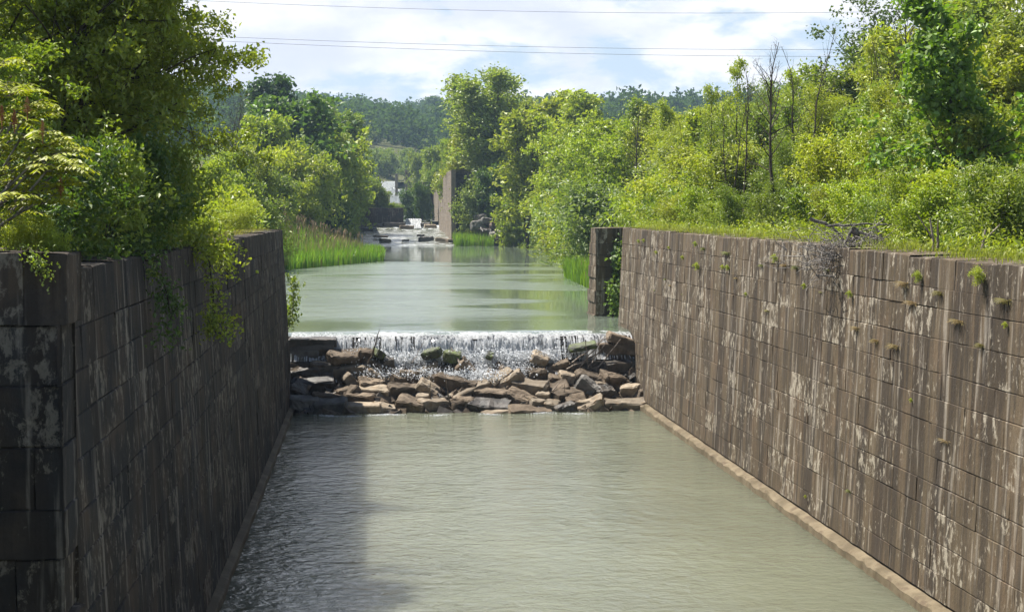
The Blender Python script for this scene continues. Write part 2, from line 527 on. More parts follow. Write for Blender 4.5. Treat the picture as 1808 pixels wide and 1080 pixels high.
# shallow rapids beyond the pool
m, nt, out = mat('rapids_water')
p = geopos(nt)
f = noise_(nt, mapv(nt, p, (0.5, 0.9, 1)), 1.3, 8, 0.75, 0.6)
c = mixc(nt, ramp(nt, f, 0.47, 0.62), (0.09, 0.095, 0.065), (0.62, 0.64, 0.66))
b = nd(nt, 'ShaderNodeBsdfPrincipled', {'Base Color': c, 'Roughness': 0.18, 'IOR': 1.333})
bp = nd(nt, 'ShaderNodeBump', {'Strength': 0.5, 'Distance': 0.2, 'Height': noise_(nt, mapv(nt, p, (0.8, 1.8, 1)), 1.2, 5)})
nt.links.new(bp.outputs[0], b.inputs['Normal'])
nt.links.new(b.outputs[0], out.inputs[0])
RAPID = m
g = Geo()
strip_grid(g, list(np.arange(244, 300.1, 2.0)), lambda y: -4.5, lambda y: float(np.interp(y, *SR)) + 2.0, lambda x, y: float(np.interp(y, *ZW)) + 0.03 + 0.05 * math.sin(x * 1.7 + y * 2.3) - (0.10 if y < 247 else 0), 30)
tag(g.obj('rapids_water', RAPID), kind='structure')
g = Geo()
strip_grid(g, list(np.arange(301.5, 498, 6)), lambda y: -3.5, lambda y: 14, lambda x, y: float(np.interp(y, *ZW)) + 0.02, 6)
strip_grid(g, list(np.arange(507, 700, 20)), lambda y: 0, lambda y: 16, lambda x, y: float(np.interp(y, *ZW)) + 0.05, 6)
tag(g.obj('upstream_water', RAPID), kind='structure')

# ------------------------------------------------------------------ masonry


def block_wall(g, p0, d, n, length, z0, heights, batter, rng, blen=(0.9, 1.9), topdepth=1.2, off_course=None, back=0.16, cell=0.42, rough=0.0045, mat_i=0, zfun=None, var=0.004, s0=0.0):
    p0, d, n = np.array(p0, float), np.array(d, float), np.array(n, float)
    z = z0
    for ci, hc in enumerate(heights):
        last = ci == len(heights) - 1
        s = s0 - (rng.uniform(0, blen[1] * .6) if s0 == 0 else 0)
        co = 0.0 if off_course is None else off_course[ci]
        while s < length:
            L = rng.uniform(*blen)
            if s + L > length - 0.45:
                L = length - s
            a0, a1 = max(s, 0), min(s + L, length)
            s += L
            if a1 - a0 < 0.1:
                continue
            gp = 0.001 + 0.002 * rng.random() ** 2 + (.012 * rng.random() if rng.random() < .08 else 0)
            nu, nv = max(1, int((a1 - a0) / cell)), max(1, int(hc / cell + .4))
            bev = 0.010 + 0.010 * rng.random()
            us = np.concatenate([[a0 + gp] * 2, np.linspace(a0 + gp + bev * .6, a1 - gp - bev * .6, nu + 1), [a1 - gp] * 2])
            vs = np.concatenate([[z + gp] * 2, np.linspace(z + gp + bev, z + hc - gp - bev, nv + 1), [z + hc - gp] * 2])
            U, Vv = np.meshgrid(us, vs)
            D = rng.normal(0, rough, U.shape)
            o = rng.normal(0, var) + co
            if rng.random() < 0.0 and not last:
                o -= 0.07
            D += o
            # worn arrises
            D[1, :] -= bev * rng.uniform(.4, 1.6)
            D[-2, :] -= bev * rng.uniform(.4, 1.6)
            D[:, 1] -= bev * rng.uniform(0, .2)
            D[:, -2] -= bev * rng.uniform(0, .2)
            if rng.random() < .4:
                k = rng.integers(0, 4)
                D[1 if k < 2 else -2, 1 if k % 2 else -2] -= rng.uniform(.02, .08)
            sback = min(back, .008) if rng.random() < .85 else min(back, .05)
            D[0, :] = -back
            D[:, 0] = -sback
            D[:, -1] = -sback
            D[-1, :] = -(topdepth if last else back)
            if last:
                Vv = Vv.copy()
                Vv[-3:, :] += rng.normal(0, .012) + rng.normal(0, .006, Vv[-3:, :].shape)
                Vv[-1, :] += 0.03
            if zfun is not None:
                Vv = zfun(U, Vv)
            P = p0[None, None, :] + d[None, None, :] * U[..., None] + n[None, None, :] * (D - batter * (Vv - z0))[..., None]
            V = np.concatenate([P, Vv[..., None]], -1)
            nn = V.shape[1]
            i = np.arange(V.shape[0] - 1)[:, None] * nn
            j = np.arange(nn - 1)[None, :]
            Fq = np.stack([i + j, i + j + 1, i + nn + j + 1, i + nn + j], -1).reshape(-1, 4)
            if d[0] * n[1] - d[1] * n[0] > 0:
                Fq = Fq[:, ::-1]
            g.add(V.reshape(-1, 3), Fq, (rng.random(), rng.random() ** 1.3), mat_i)
        z += hc


def box(g, lo, hi, tint=(.5, .5), m=0, taper=None):
    x0, y0, z0 = lo
    x1, y1, z1 = hi
    V = [(x0, y0, z0), (x1, y0, z0), (x1, y1, z0), (x0, y1, z0), (x0, y0, z1), (x1, y0, z1), (x1, y1, z1), (x0, y1, z1)]
    g.add(V, [(0, 3, 2, 1), (4, 5, 6, 7), (0, 1, 5, 4), (1, 2, 6, 5), (2, 3, 7, 6), (3, 0, 4, 7)], tint, m)


def prism(g, prof, a0, a1, axis='Y', m=0):
    """Extrude a closed (x,z) profile along Y."""
    k = len(prof)
    V = [(x, a0, z) for x, z in prof] + [(x, a1, z) for x, z in prof]
    g.add(V, [(i, (i + 1) % k, k + (i + 1) % k, k + i) for i in range(k)], (.5, .5), m)
    for base in (0, k):
        for i in range(1, k - 1):
            g.add([V[base], V[base + i], V[base + i + 1]], [(0, 1, 2)], (.5, .5), m)


def mk_heights(n, total, top, rng):
    h = rng.uniform(0.85, 1.15, n - 1)
    h = h / h.sum() * (total - top)
    return list(h) + [top]


rng = np.random.default_rng(11)
BAT = 0.045
# sunlit wall
wall_r = empty('lock_wall', (11.0, 45, 0))
tag(wall_r, 'long sunlit brown stone lock wall with pale lime patches and dark streaks', 'wall')
g = Geo()
ZT = 6.98


def top_dip(U, V):      # the coping line settles a little towards the near end
    Y = 16 + U
    return V - (V > 6.0) * np.interp(Y, [16, 27, 40, 69], [0.32, 0.28, 0.12, 0.0]) * np.clip((V - 6.0) / 0.5, 0, 1)


block_wall(g, (10.70, 16), (0, 1), (-1, 0), 53, 0.30, mk_heights(12, ZT - 0.30, 0.66, rng), BAT, rng, (0.9, 2.0), 1.3, zfun=top_dip)
# end return of the wall at the gate recess
block_wall(g, (11.12, 69.0), (1, 0), (0, 1), 2.4, 0.30, mk_heights(12, ZT - 0.30, 0.66, rng), 0, rng, (0.7, 1.3), .3)
wr_o = g.obj('masonry', STONE, wall_r, (11.0, 45, 0))
wr_o.location = (0, 0, 0)
g = Geo()
prism(g, [(10.80, -1.5), (12.2, -1.5), (12.2, 6.55), (11.10, 6.55)], 15.9, 68.9)
o = g.obj('core', MORTAR, wall_r, (11.0, 45, 0)); o.location = (0, 0, 0)
g = Geo()
ns = 260
ys = np.linspace(16, 64.5, ns)
V = []
for y in ys:
    e = 0.04 * noise.noise(Vector((y * .9, 3.1, 0))) + 0.03 * noise.noise(Vector((y * 3.3, 9.7, 0)))
    V += [(10.47 + e, y, -1.2), (10.50 + e, y, 0.17 + e), (10.55, y, 0.22 + e * 2), (10.78, y, 0.27)]
g.add(V, [(i * 4 + k, i * 4 + k + 1, i * 4 + 5 + k, i * 4 + 4 + k) for i in range(ns - 1) for k in range(3)], (.5, .5), 0)
o = g.obj('footing', CONCRETE, wall_r, (11.0, 45, 0)); o.location = (0, 0, 0)

# pier beyond the gate recess
pier = empty('stone_pier', (12, 77, 0))
tag(pier, 'short stone pier past the gate recess with a dark shaded face and sunlit edge', 'pier')
g = Geo()
hs = mk_heights(8, 6.93 - 2.2, 0.72, rng)
block_wall(g, (10.72, 75.3), (1, 0), (0, -1), 3.2, 2.2, hs, 0.0, rng, (0.9, 1.5), 1.2, back=0.2)
block_wall(g, (10.72, 75.3), (0, 1), (-1, 0), 2.6, 2.2, hs, 0.03, rng, (0.6, 1.0), 1.2, off_course=[.10, .04, .09, .03, .08, .05, .07, .02])
o = g.obj('masonry', STONE, pier, (12, 77, 0)); o.location = (0, 0, 0)
g = Geo()
box(g, (10.95, 75.45, 1.2), (14, 77.8, 6.6))
o = g.obj('core', MORTAR, pier, (12, 77, 0)); o.location = (0, 0, 0)

# shaded wall with its near quoin
wall_l = empty('lock_wall', (-3.4, 40, 0))
tag(wall_l, 'long shaded dark stone lock wall with vertical streaks under overhanging trees', 'wall')
g = Geo()
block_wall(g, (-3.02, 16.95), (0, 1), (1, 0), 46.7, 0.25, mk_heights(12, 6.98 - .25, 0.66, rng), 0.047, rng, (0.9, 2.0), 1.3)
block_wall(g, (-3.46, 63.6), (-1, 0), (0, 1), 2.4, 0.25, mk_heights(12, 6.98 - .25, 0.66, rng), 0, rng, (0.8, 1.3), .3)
o = g.obj('masonry', SHADESTONE, wall_l, (-3.4, 40, 0)); o.location = (0, 0, 0)
g = Geo()
prism(g, [(-3.14, -1.5), (-4.6, -1.5), (-4.6, 6.55), (-3.45, 6.55)], 17.1, 63.5)
o = g.obj('core', MORTAR, wall_l, (-3.4, 40, 0)); o.location = (0, 0, 0)
g = Geo()
V = []
for y in ys:
    if y < 16.5:
        continue
    e = 0.012 * math.sin(y * 2.2)
    V += [(-2.86 + e, y, -1.2), (-2.87 + e, y, 0.14), (-2.90, y, 0.17), (-3.04, y, 0.22)]
k4 = len(V) // 4
g.add(V, [(i * 4 + k + 1, i * 4 + k, i * 4 + 4 + k, i * 4 + 5 + k) for i in range(k4 - 1) for k in range(3)], (.3, .5), 0)
o = g.obj('footing', CONCRETE, wall_l, (-3.4, 40, 0)); o.location = (0, 0, 0)

quoin = empty('stone_pier', (-3.4, 16.5, 0))
tag(quoin, 'large worn corner blocks of a dark pier filling the lower near corner', 'pier')
hs = [0.62, 0.6, 0.55, 0.62, 0.7, 0.55, 0.62, 0.5, 0.62, 0.62, 0.60, 0.72]
hs[0] += 7.22 - .1 - sum(hs)
offs = [.03, .05, .02, .03, .0, .04, -.04, .01, .0, -.02, -.03, .06]
g = Geo()
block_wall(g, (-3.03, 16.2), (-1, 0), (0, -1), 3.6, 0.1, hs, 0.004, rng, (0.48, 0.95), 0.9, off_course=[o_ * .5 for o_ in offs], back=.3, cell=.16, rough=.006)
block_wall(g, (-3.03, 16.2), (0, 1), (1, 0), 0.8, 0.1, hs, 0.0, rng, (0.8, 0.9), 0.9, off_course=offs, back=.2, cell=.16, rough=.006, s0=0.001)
o = g.obj('masonry', SHADESTONE, quoin, (-3.4, 16.5, 0)); o.location = (0, 0, 0)
g = Geo()
box(g, (-6.6, 16.42, -1.5), (-3.2, 16.98, 7.1))
o = g.obj('core', MORTAR, quoin, (-3.4, 16.5, 0)); o.location = (0, 0, 0)

# ------------------------------------------------------------------ old locks upstream
t = empty('ruined_lock_wall', (13.5, 255, 4.5))
tag(t, 'tall pale stone wall of the old lock upstream with racked broken end courses', 'wall')
g = Geo()
block_wall(g, (13.15, 255), (0, 1), (-1, 0), 70, 3.2, mk_heights(18, 11.4, .7, rng), 0.008, rng, (0.9, 1.8), 2.5, cell=.9)
block_wall(g, (13.15, 255), (1, 0), (0, -1), 0.75, 3.2, mk_heights(18, 11.4, .7, rng), 0.0, rng, (0.7, 0.9), 1, cell=.9)
o = g.obj('masonry', FARSTONE, t, (13.5, 255, 4.5)); o.location = (0, 0, 0)
g = Geo()
z = 3.2
for k in range(17):
    w = 4.6 - 0.13 * k + rng.uniform(-.5, .5)
    if k % 2 == 0:
        box(g, (14.0, 255.6 + .05 * k, z), (14.0 + w, 258, z + .5), (rng.random(), .2))
        box(g, (14.45, 255.2 + .05 * k, z + .5), (14.35 + w * rng.uniform(.6, 1), 258, z + .66), (.95, .5))
    else:
        box(g, (14.35, 256.6, z), (14.35 + w * .9, 258, z + .65), (rng.random() * .5, .1))
    z += .66
o = g.obj('broken_end', FARSTONE, t, (13.5, 255, 4.5)); o.location = (0, 0, 0)
g = Geo()
box(g, (13.3, 255.3, 2), (15.6, 325, 14.0))
box(g, (13.9, 257.6, 2), (16.5, 258.5, 11))
o = g.obj('core', MORTAR, t, (13.5, 255, 4.5)); o.location = (0, 0, 0)

t = empty('ruined_lock_wall', (-3.2, 256, 4.5))
tag(t, 'dark ivy-hung stone wall of the old lock opposite the tall pale wall', 'wall')
g = Geo()
block_wall(g, (-2.7, 256), (0, 1), (1, 0), 66, 3.2, mk_heights(17, 11.2, .7, rng), 0.01, rng, (0.9, 1.8), 2, cell=.9)
block_wall(g, (-2.7, 256), (-1, 0), (0, -1), 4, 3.2, mk_heights(17, 11.2, .7, rng), 0.0, rng, (0.9, 1.6), 1, cell=.9)
o = g.obj('masonry', FARSTONE, t, (-3.2, 256, 4.5)); o.location = (0, 0, 0)
g = Geo()
box(g, (-6.5, 256.3, 2), (-2.95, 321, 13.8))
o = g.obj('core', MORTAR, t, (-3.2, 256, 4.5)); o.location = (0, 0, 0)

t = empty('breast_wall', (1.5, 301, 4.5))
tag(t, 'low black stone wall across the old lock beside the small white cascade', 'wall')
g = Geo()
block_wall(g, (-2.6, 300), (1, 0), (0, -1), 9.2, 3.5, mk_heights(8, 5.2, .7, rng), 0.02, rng, (0.9, 1.9), 1.6, cell=.9)
o = g.obj('masonry', SHADESTONE, t, (1.5, 301, 4.5)); o.location = (0, 0, 0)
g = Geo()
box(g, (-2.6, 300.3, 2), (6.6, 302, 8.4))
o = g.obj('core', MORTAR, t, (1.5, 301, 4.5)); o.location = (0, 0, 0)

for px, Y, y0, y1, wpx, lab in ((700, 478, 308, 334, 5, 'slim pale stone pillar standing at the crest of the far white waterfall'),
                                (719, 455, 303, 348, 8, 'taller pale stone pillar at the foot of the far white waterfall')):
    a = at(px - wpx / 2, y0, Y)
    b_ = at(px + wpx / 2, y1, Y)
    g = Geo()
    zz, kk = b_.z - 2, 0
    while zz < a.z:
        e = rng.uniform(-.06, .06)
        box(g, (a.x + e, Y + e, zz), (b_.x + e, Y + 1.6 + e, zz + .58), (rng.random(), .4))
        zz += .6
        kk += 1
    tag(g.obj('stone_pillar', FARSTONE, None, (a.x, Y, b_.z - 2)), lab, 'pillar', 'pillars of the ruined upper lock')
# dark overhanging gate block in the far wall
a, b_ = at(747, 322, 332), at(766, 372, 332)
g = Geo()
prism(g, [(a.x, a.z), (a.x + .1, a.z - 3.2), (a.x + 0.9, b_.z), (b_.x, b_.z), (b_.x, a.z)], 331, 334)
box(g, (b_.x - .3, 331.4, 3), (b_.x + 1, 333.6, b_.z + .5))
tag(g.obj('gate_pier', SHADESTONE, None, (a.x, 332, 3)), 'dark overhanging gate block narrowing downward beyond the tall pale wall', 'pier')

# small far house: only its long pale roof shows
HYD = 560.0
while HYD < 1400 and float(terrain(at(1188, 206, HYD).x, HYD)) < at(1188, 206, HYD).z - 4:
    HYD += 4
hp = at(1188, 203, HYD)
h = empty('house', (hp.x, HYD, float(terrain(hp.x, HYD))))
tag(h, 'far long low building with a pale grey roof among hillside trees', 'house')
g = Geo()
box(g, (-8, -3, 0), (8, 3, hp.z - h.location.z - .8))
g.obj('wall', ROCKGREY, h)
g = Geo()
zr = hp.z - h.location.z
g.add([(-8.6, -3.4, zr - .8), (8.6, -3.4, zr - .8), (8.6, 0, zr + .7), (-8.6, 0, zr + .7), (-8.6, 3.4, zr - .8), (8.6, 3.4, zr - .8)], [(0, 1, 2, 3), (3, 2, 5, 4)])
ro = g.obj('roof', ROOF, h)
sm = ro.modifiers.new('thick', 'SOLIDIFY')
sm.thickness = .15

# ------------------------------------------------------------------ weir, falling water
t = Geo()
V = []
box(t, (-3.3, 65.25, -1), (11.1, 66.6, 2.62), (.3, .3))
for k in range(24):        # irregular stone lip and lower step
    x = -3.2 + k * 0.6
    box(t, (x + .015, 64.95 + rng.uniform(-.06, .05), 1.75 + rng.uniform(-.1, .1)), (x + .585, 65.6, 2.54 + rng.uniform(-.07, .03)), (rng.random(), .3))
    box(t, (x + .015, 64.25 + rng.uniform(-.12, .1), 0.6), (x + .585, 65.3, 1.62 + rng.uniform(-.12, .08)), (rng.random(), .3))
tag(t.obj('stone_weir', ROCKDARK, None, (4, 65.5, 0)), 'dark wet stone weir across the lock with water pouring over its lip', 'weir')

nxp = 420
xs = np.linspace(-3.1, 10.75, nxp)
rw = np.random.default_rng(5)


def smooth_noise(n, k, r):
    a = r.normal(size=n + 2 * k)
    ker = np.hanning(2 * k + 1)
    ker /= ker.sum()
    o_ = np.convolve(a, ker, 'same')[k:k + n]
    return o_ / (o_.std() + 1e-9)


flow = np.interp(xs, [-3.1, -2.2, -1.6, 0, 6.5, 7.6, 8.3, 9.2, 10.75], [.45, .5, .9, 1, 1, .85, .5, .6, .35])
bulge = 0.05 * smooth_noise(nxp, 6, rw) + 0.06 * smooth_noise(nxp, 20, rw)
g = Geo()
prof = [(66.0, 2.755), (65.6, 2.735), (65.25, 2.70), (65.02, 2.64), (64.86, 2.5), (64.74, 2.3), (64.62, 2.08), (64.5, 1.88), (64.36, 1.74)]
V = np.zeros((len(prof), nxp, 3))
for r, (y, z) in enumerate(prof):
    V[r, :, 0] = xs
    V[r, :, 1] = y - (bulge * .8 + .05) * (r > 3) + 0.02 * rw.normal(size=nxp) * (r > 4)
    V[r, :, 2] = z + (0.015 * smooth_noise(nxp, 8, rw)) * (r < 4)
i = np.arange(len(prof) - 1)[:, None] * nxp
j = np.arange(nxp - 1)[None, :]
Fq = np.stack([i + j, i + nxp + j, i + nxp + j + 1, i + j + 1], -1)
m_ = np.ones((len(prof) - 1, nxp - 1), bool)
flow = flow * np.clip(.88 + .28 * smooth_noise(nxp, 12, rw), .25, 1.15)
keep = rw.random(nxp - 1) < np.clip(flow[:-1] * 1.4, 0, 1)
m_[3:, :] = keep[None, :]
g.add(V.reshape(-1, 3), Fq[m_], (.5, .5), 0, True)
# churning lower cascade
ny = 34
yy = np.linspace(64.78, 63.55, ny)
xs2 = np.linspace(-2.2, 8.6, 300)
base = np.interp(yy, [63.5, 63.9, 64.3, 64.5, 64.78], [0.75, 1.12, 1.42, 1.72, 1.85])
amp = np.interp(xs2, [-2.2, -.6, 1, 3, 6.5, 7.6, 8.6], [0, .6, 1, 1, 1, .7, 0])
V = np.zeros((ny, 300, 3))
nz = np.array([smooth_noise(300, 5, rw) for _ in range(ny)])
for a_ in range(2):
    nz = (nz + np.roll(nz, 1, 0) + np.roll(nz, -1, 0)) / 2.2
cut = smooth_noise(300, 14, rw)
V[:, :, 0] = xs2[None, :]
V[:, :, 1] = yy[:, None] + 0.04 * nz
V[:, :, 2] = base[:, None] - .35 * (1 - amp)[None, :] + 0.10 * nz + 0.05 * rw.normal(size=nz.shape) + .12 * cut[None, :]
i = np.arange(ny - 1)[:, None] * 300
j = np.arange(299)[None, :]
g.add(V.reshape(-1, 3), np.stack([i + j, i + 300 + j, i + 301 + j, i + j + 1], -1).reshape(-1, 4), (.5, .5), 1, True)
# threads of falling water in front of the sheet
nth = 900
xt = rw.uniform(-2.9, 10.4, nth)
xt = xt[rw.random(nth) < np.interp(xt, xs, flow) ** 2]
for x in xt:
    z1 = 2.55 - .5 * rw.random() ** 2
    ln = rw.uniform(.25, .8)
    w = rw.uniform(.008, .03)
    y0 = 64.72 - rw.uniform(0, .14)
    P = np.array([[x, y0 + .10, z1], [x + rw.normal(0, .01), y0 + .03, z1 - ln * .5], [x + rw.normal(0, .02), y0 - .04, z1 - ln]])
    tube(g, P, [w * .6, w, w * .3], 3, (.5, .5), 2)
tag(g.obj('weir_fall_water', [FALLS, CASCADE, FOAM]), kind='structure')
# spray and foam lumps
g = Geo()
ico = np.array([(0, 0, 1), (.94, 0, .2), (-.47, .82, .2), (-.47, -.82, .2), (.3, .3, -.9)])
icf = np.array([(0, 1, 2), (0, 2, 3), (0, 3, 1), (4, 2, 1), (4, 3, 2), (4, 1, 3)])
N = 17000
cx = rw.normal(0, 1, N)
centers = np.array([(-.2, 64.3, 1.5), (.9, 64.1, 1.3), (2.2, 64.35, 1.6), (3.2, 64.3, 1.7), (4.1, 64.2, 1.6), (4.9, 64.0, 1.3), (5.7, 64.2, 1.55), (6.5, 64.3, 1.6), (3.9, 63.8, 1.1), (5.3, 63.7, .95), (2.9, 64.0, 1.25), (1.5, 64.4, 1.7), (7.1, 64.5, 1.75), (.3, 63.75, 1.28), (1.3, 63.55, 1.2), (2.3, 63.7, 1.3), (3.4, 63.5, 1.2), (4.4, 63.35, 1.1), (5.2, 63.45, 1.15), (6.0, 63.75, 1.3), (4.0, 63.6, 1.25)] + [(x_, 64.38, 1.92) for x_ in (-.6, .5, 1.7, 2.7, 3.6, 4.6, 5.4, 6.2, 7.0)])
ci = rw.integers(0, len(centers), N)
P = centers[ci] + rw.normal(size=(N, 3)) * np.array([.36, .18, .13])
fm = rw.random(N) < .12
tf = rw.random(N)
P[fm] = np.stack([rw.uniform(-2.0, 8.4, N), 64.95 - .62 * tf + rw.normal(0, .03, N), 2.56 - .80 * tf ** .8 + rw.normal(0, .03, N)], 1)[fm]
sz = rw.uniform(.010, .034, N) * (1 + 1.0 * (rw.random(N) < .15))
V = P[:, None, :] + ico[None] * sz[:, None, None]
Fq = icf[None] + (np.arange(N) * 5)[:, None, None]
g.add(V.reshape(-1, 3), Fq.reshape(-1, 3), (.5, .5), 0, True)
# foam along the toe of the rocks
N = 1500
fx = rw.choice([-1.5, -.6, .4, .9, 2.6, 4.6, 6.6, 7.9], N) + rw.normal(0, .22, N)
P = np.stack([fx, 60.75 + .25 * np.sin(fx * 2.1) + rw.normal(0, .14, N), np.full(N, .004)], 1)
sz = rw.uniform(.008, .028, N)
V = P[:, None, :] + ico[None] * sz[:, None, None] * np.array([1.4, 1, .3])
g.add(V.reshape(-1, 3), (icf[None] + (np.arange(N) * 5)[:, None, None]).reshape(-1, 3), (.5, .5), 0, True)
tag(g.obj('foam', FOAM), 'white foam and spray under the weir', 'foam', kind='stuff')


def fall_sheet(g, x0, x1, y, z0, z1, steps, r, m=0, slope=.5):
    n = 60
    xs_ = np.linspace(x0, x1, n)
    rows = 24
    V = np.zeros((rows, n, 3))
    for k in range(rows):
        f = k / (rows - 1)
        V[k, :, 0] = xs_
        V[k, :, 1] = y - f * slope + r.normal(0, .05, n)
        V[k, :, 2] = z1 + (z0 - z1) * f + r.normal(0, .05, n)
    i = np.arange(rows - 1)[:, None] * n
    j = np.arange(n - 1)[None, :]
    g.add(V.reshape(-1, 3), np.stack([i + j, i + n + j, i + n + 1 + j, i + j + 1], -1).reshape(-1, 4), (.5, .5), m, True)


g = Geo()
a, b_ = at(672, 320, 505), at(702, 336, 503)
fall_sheet(g, a.x, b_.x, 505, b_.z - .3, a.z, 1, rw, 0, 2.5)
a, b_ = at(688, 334, 501), at(720, 356, 499)
fall_sheet(g, a.x, b_.x, 501.5, b_.z - 1, a.z, 1, rw, 0, 3)
tag(g.obj('far_fall_water', [FARFALL]), kind='structure')
g = Geo()
a, b_ = at(716, 386, 300), at(744, 403, 299)
fall_sheet(g, a.x, b_.x, 300.6, b_.z, a.z, 1, rw, 0, 2.2)
tag(g.obj('small_fall_water', [FARFALL]), kind='structure')

# ------------------------------------------------------------------ rocks
rr = random.Random(3)


def rock_mesh(name, w, d, h, material, r, cut=0.22, bev=0.055):
    bm = bmesh.new()
    for sx in (-1, 1):
        for sy in (-1, 1):
            for sz in (-1, 1):
                bm.verts.new((sx * w / 2 * (1 - cut * r.random()), sy * d / 2 * (1 - cut * r.random()), sz * h / 2 * (1 - cut * r.random())))
    for k in range(4):
        sx, sy, sz = r.uniform(-1, 1), r.uniform(-1, 1), r.uniform(-1, 1)
        mx = max(abs(sx), abs(sy), abs(sz))
        bm.verts.new((sx / mx * w / 2 * .97, sy / mx * d / 2 * .97, sz / mx * h / 2 * .97))
    res = bmesh.ops.convex_hull(bm, input=bm.verts)
    junk = [e for e in res['geom_interior'] if isinstance(e, bmesh.types.BMVert)]
    bmesh.ops.delete(bm, geom=junk, context='VERTS')
    bmesh.ops.dissolve_limit(bm, angle_limit=R(9), verts=bm.verts, edges=bm.edges)
    try:
        bmesh.ops.bevel(bm, geom=[e for e in bm.edges], offset=bev * min(w, d, h) * 2, segments=1, affect='EDGES', profile=.5)
    except Exception:
        pass
    bmesh.ops.triangulate(bm, faces=[f for f in bm.faces if len(f.verts) > 4])
    big = max(w, d) > 1.6
    for _ in range(3):
        bmesh.ops.subdivide_edges(bm, edges=[e for e in bm.edges if e.calc_length() > (.35 if big else .13)], cuts=1, use_grid_fill=True)
        bmesh.ops.triangulate(bm, faces=[f for f in bm.faces if len(f.verts) > 4])
    q_ = Vector((r.uniform(0, 99), r.uniform(0, 99), r.uniform(0, 99)))
    for v in bm.verts:
        a_ = noise.noise_vector(v.co * 2.2 + q_) * .055 + noise.noise_vector(v.co * 6 + q_) * .028
        v.co += a_ * min(1.3, max(.4, min(w, d, h) * 2.2)) + Vector((r.gauss(0, 1), r.gauss(0, 1), r.gauss(0, 1))) * 0.006
    bmesh.ops.recalc_face_normals(bm, faces=bm.faces)
    me = bpy.data.meshes.new(name)
    bm.to_mesh(me)
    bm.free()
    ca = me.color_attributes.new('tint', 'FLOAT_COLOR', 'POINT')
    tv = r.random()
    for dd in ca.data:
        dd.color = (tv, r.random(), 0, 1)
    me.materials.append(material)
    return me


# (crop x, crop y, w, h, roll) read off two close-ups of the pile
CROP1 = [(300, 370, 210, 140, 0, 'g'), (455, 350, 110, 160, 3, 'r'), (360, 275, 320, 45, -2, 'g'), (660, 365, 300, 110, 0, 'r'), (855, 335, 140, 110, 15, 'r'), (370, 225, 330, 65, 0, 'k'),
         (280, 520, 240, 110, -6, 'k'), (490, 500, 210, 170, 5, 'k'), (730, 475, 300, 110, -8, 'p'), (985, 480, 370, 150, 28, 'r'), (400, 610, 270, 110, 0, 'k'), (250, 670, 140, 120, 20, 'k'),
         (725, 590, 160, 90, 50, 'p'), (660, 670, 100, 70, -10, 'r'), (950, 660, 270, 70, 3, 'p'), (900, 600, 170, 90, 0, 'r'), (1210, 665, 260, 110, 2, 'r'), (1200, 575, 200, 90, 6, 'r'),
         (1280, 540, 200, 120, 5, 'r'), (290, 780, 200, 110, 0, 'g'), (530, 730, 270, 80, 5, 'r'), (540, 800, 230, 100, -4, 'g'), (800, 735, 210, 90, 0, 'r'), (795, 815, 320, 80, -3, 'p'),
         (1030, 815, 150, 60, 12, 'p'), (1280, 800, 240, 110, 12, 'r'), (1420, 660, 170, 140, 35, 'p'), (1470, 790, 240, 90, 4, 'p'), (1680, 610, 330, 140, 12, 'r'), (1590, 480, 300, 110, -12, 'r'),
         (1400, 470, 190, 80, -28, 'p'), (1500, 560, 140, 110, -15, 'r'), (1740, 785, 180, 100, -4, 'r'), (710, 690, 150, 80, -40, 'r'), (1380, 730, 100, 80, 0, 'p'), (960, 540, 170, 110, 35, 'p'),
         (1460, 330, 220, 110, -15, 'm'), (1650, 360, 210, 120, 10, 'm'), (1065, 410, 110, 90, 0, 'k'), (970, 335, 130, 100, 35, 'm')]
CROP2 = [(100, 500, 250, 130, 42, 'r'), (300, 500, 210, 90, -25, 'r'), (340, 565, 260, 70, -33, 'p'), (490, 580, 190, 160, -28, 'p'), (640, 630, 260, 130, 6, 'p'), (300, 685, 250, 110, 4, 'r'),
         (540, 720, 190, 120, 18, 'r'), (265, 790, 300, 110, 6, 'k'), (360, 845, 230, 50, -9, 'p'), (700, 760, 140, 90, 8, 'p'), (640, 825, 320, 60, 3, 'r'), (830, 770, 110, 80, 4, 'p'),
         (1000, 670, 270, 80, -8, 'r'), (1040, 735, 170, 85, 0, 'r'), (960, 810, 150, 90, -12, 'k'), (1170, 785, 230, 100, -28, 'p'), (1500, 770, 340, 100, 1, 'p'), (1160, 635, 190, 140, 35, 'g'),
         (1020, 530, 220, 90, 10, 'p'), (1180, 545, 230, 120, 12, 'r'), (1370, 565, 200, 130, 12, 'r'), (700, 515, 140, 140, -10, 'r'), (860, 440, 200, 75, -20, 'r'), (1540, 650, 150, 120, -8, 'p'),
         (1650, 690, 120, 150, 10, 'r'), (1300, 660, 140, 90, 0, 'k'), (1250, 445, 140, 90, -10, 'p'), (1420, 282, 270, 90, 1, 'r'), (1410, 350, 300, 60, 2, 'k'), (1430, 200, 170, 70, 18, 'r'),
         (1100, 262, 330, 60, -10, 'm'), (720, 380, 200, 150, 25, 'w'), (1450, 450, 330, 130, 0, 'k'), (100, 645, 290, 60, -22, 'p'), (50, 755, 140, 110, 10, 'r'), (1680, 800, 90, 50, 0, 'p'),
         (1260, 600, 100, 70, 10, 'p'), (750, 690, 100, 80, 0, 'p'), (280, 345, 70, 55, 20, 'm'), (890, 625, 170, 60, -15, 'r'), (1110, 755, 120, 60, 0, 'p'), (860, 540, 120, 70, 12, 'r'), (200, 600, 130, 60, -25, 'r')]
RM = {'r': ROCK, 'p': ROCKPALE, 'k': ROCKDARK, 'g': ROCKGREY, 'm': MOSS, 'w': ROCKPALE}
RW = {'r': 'brown', 'p': 'pale tan', 'k': 'dark wet', 'g': 'grey', 'm': 'mossy', 'w': 'foam-washed pale'}
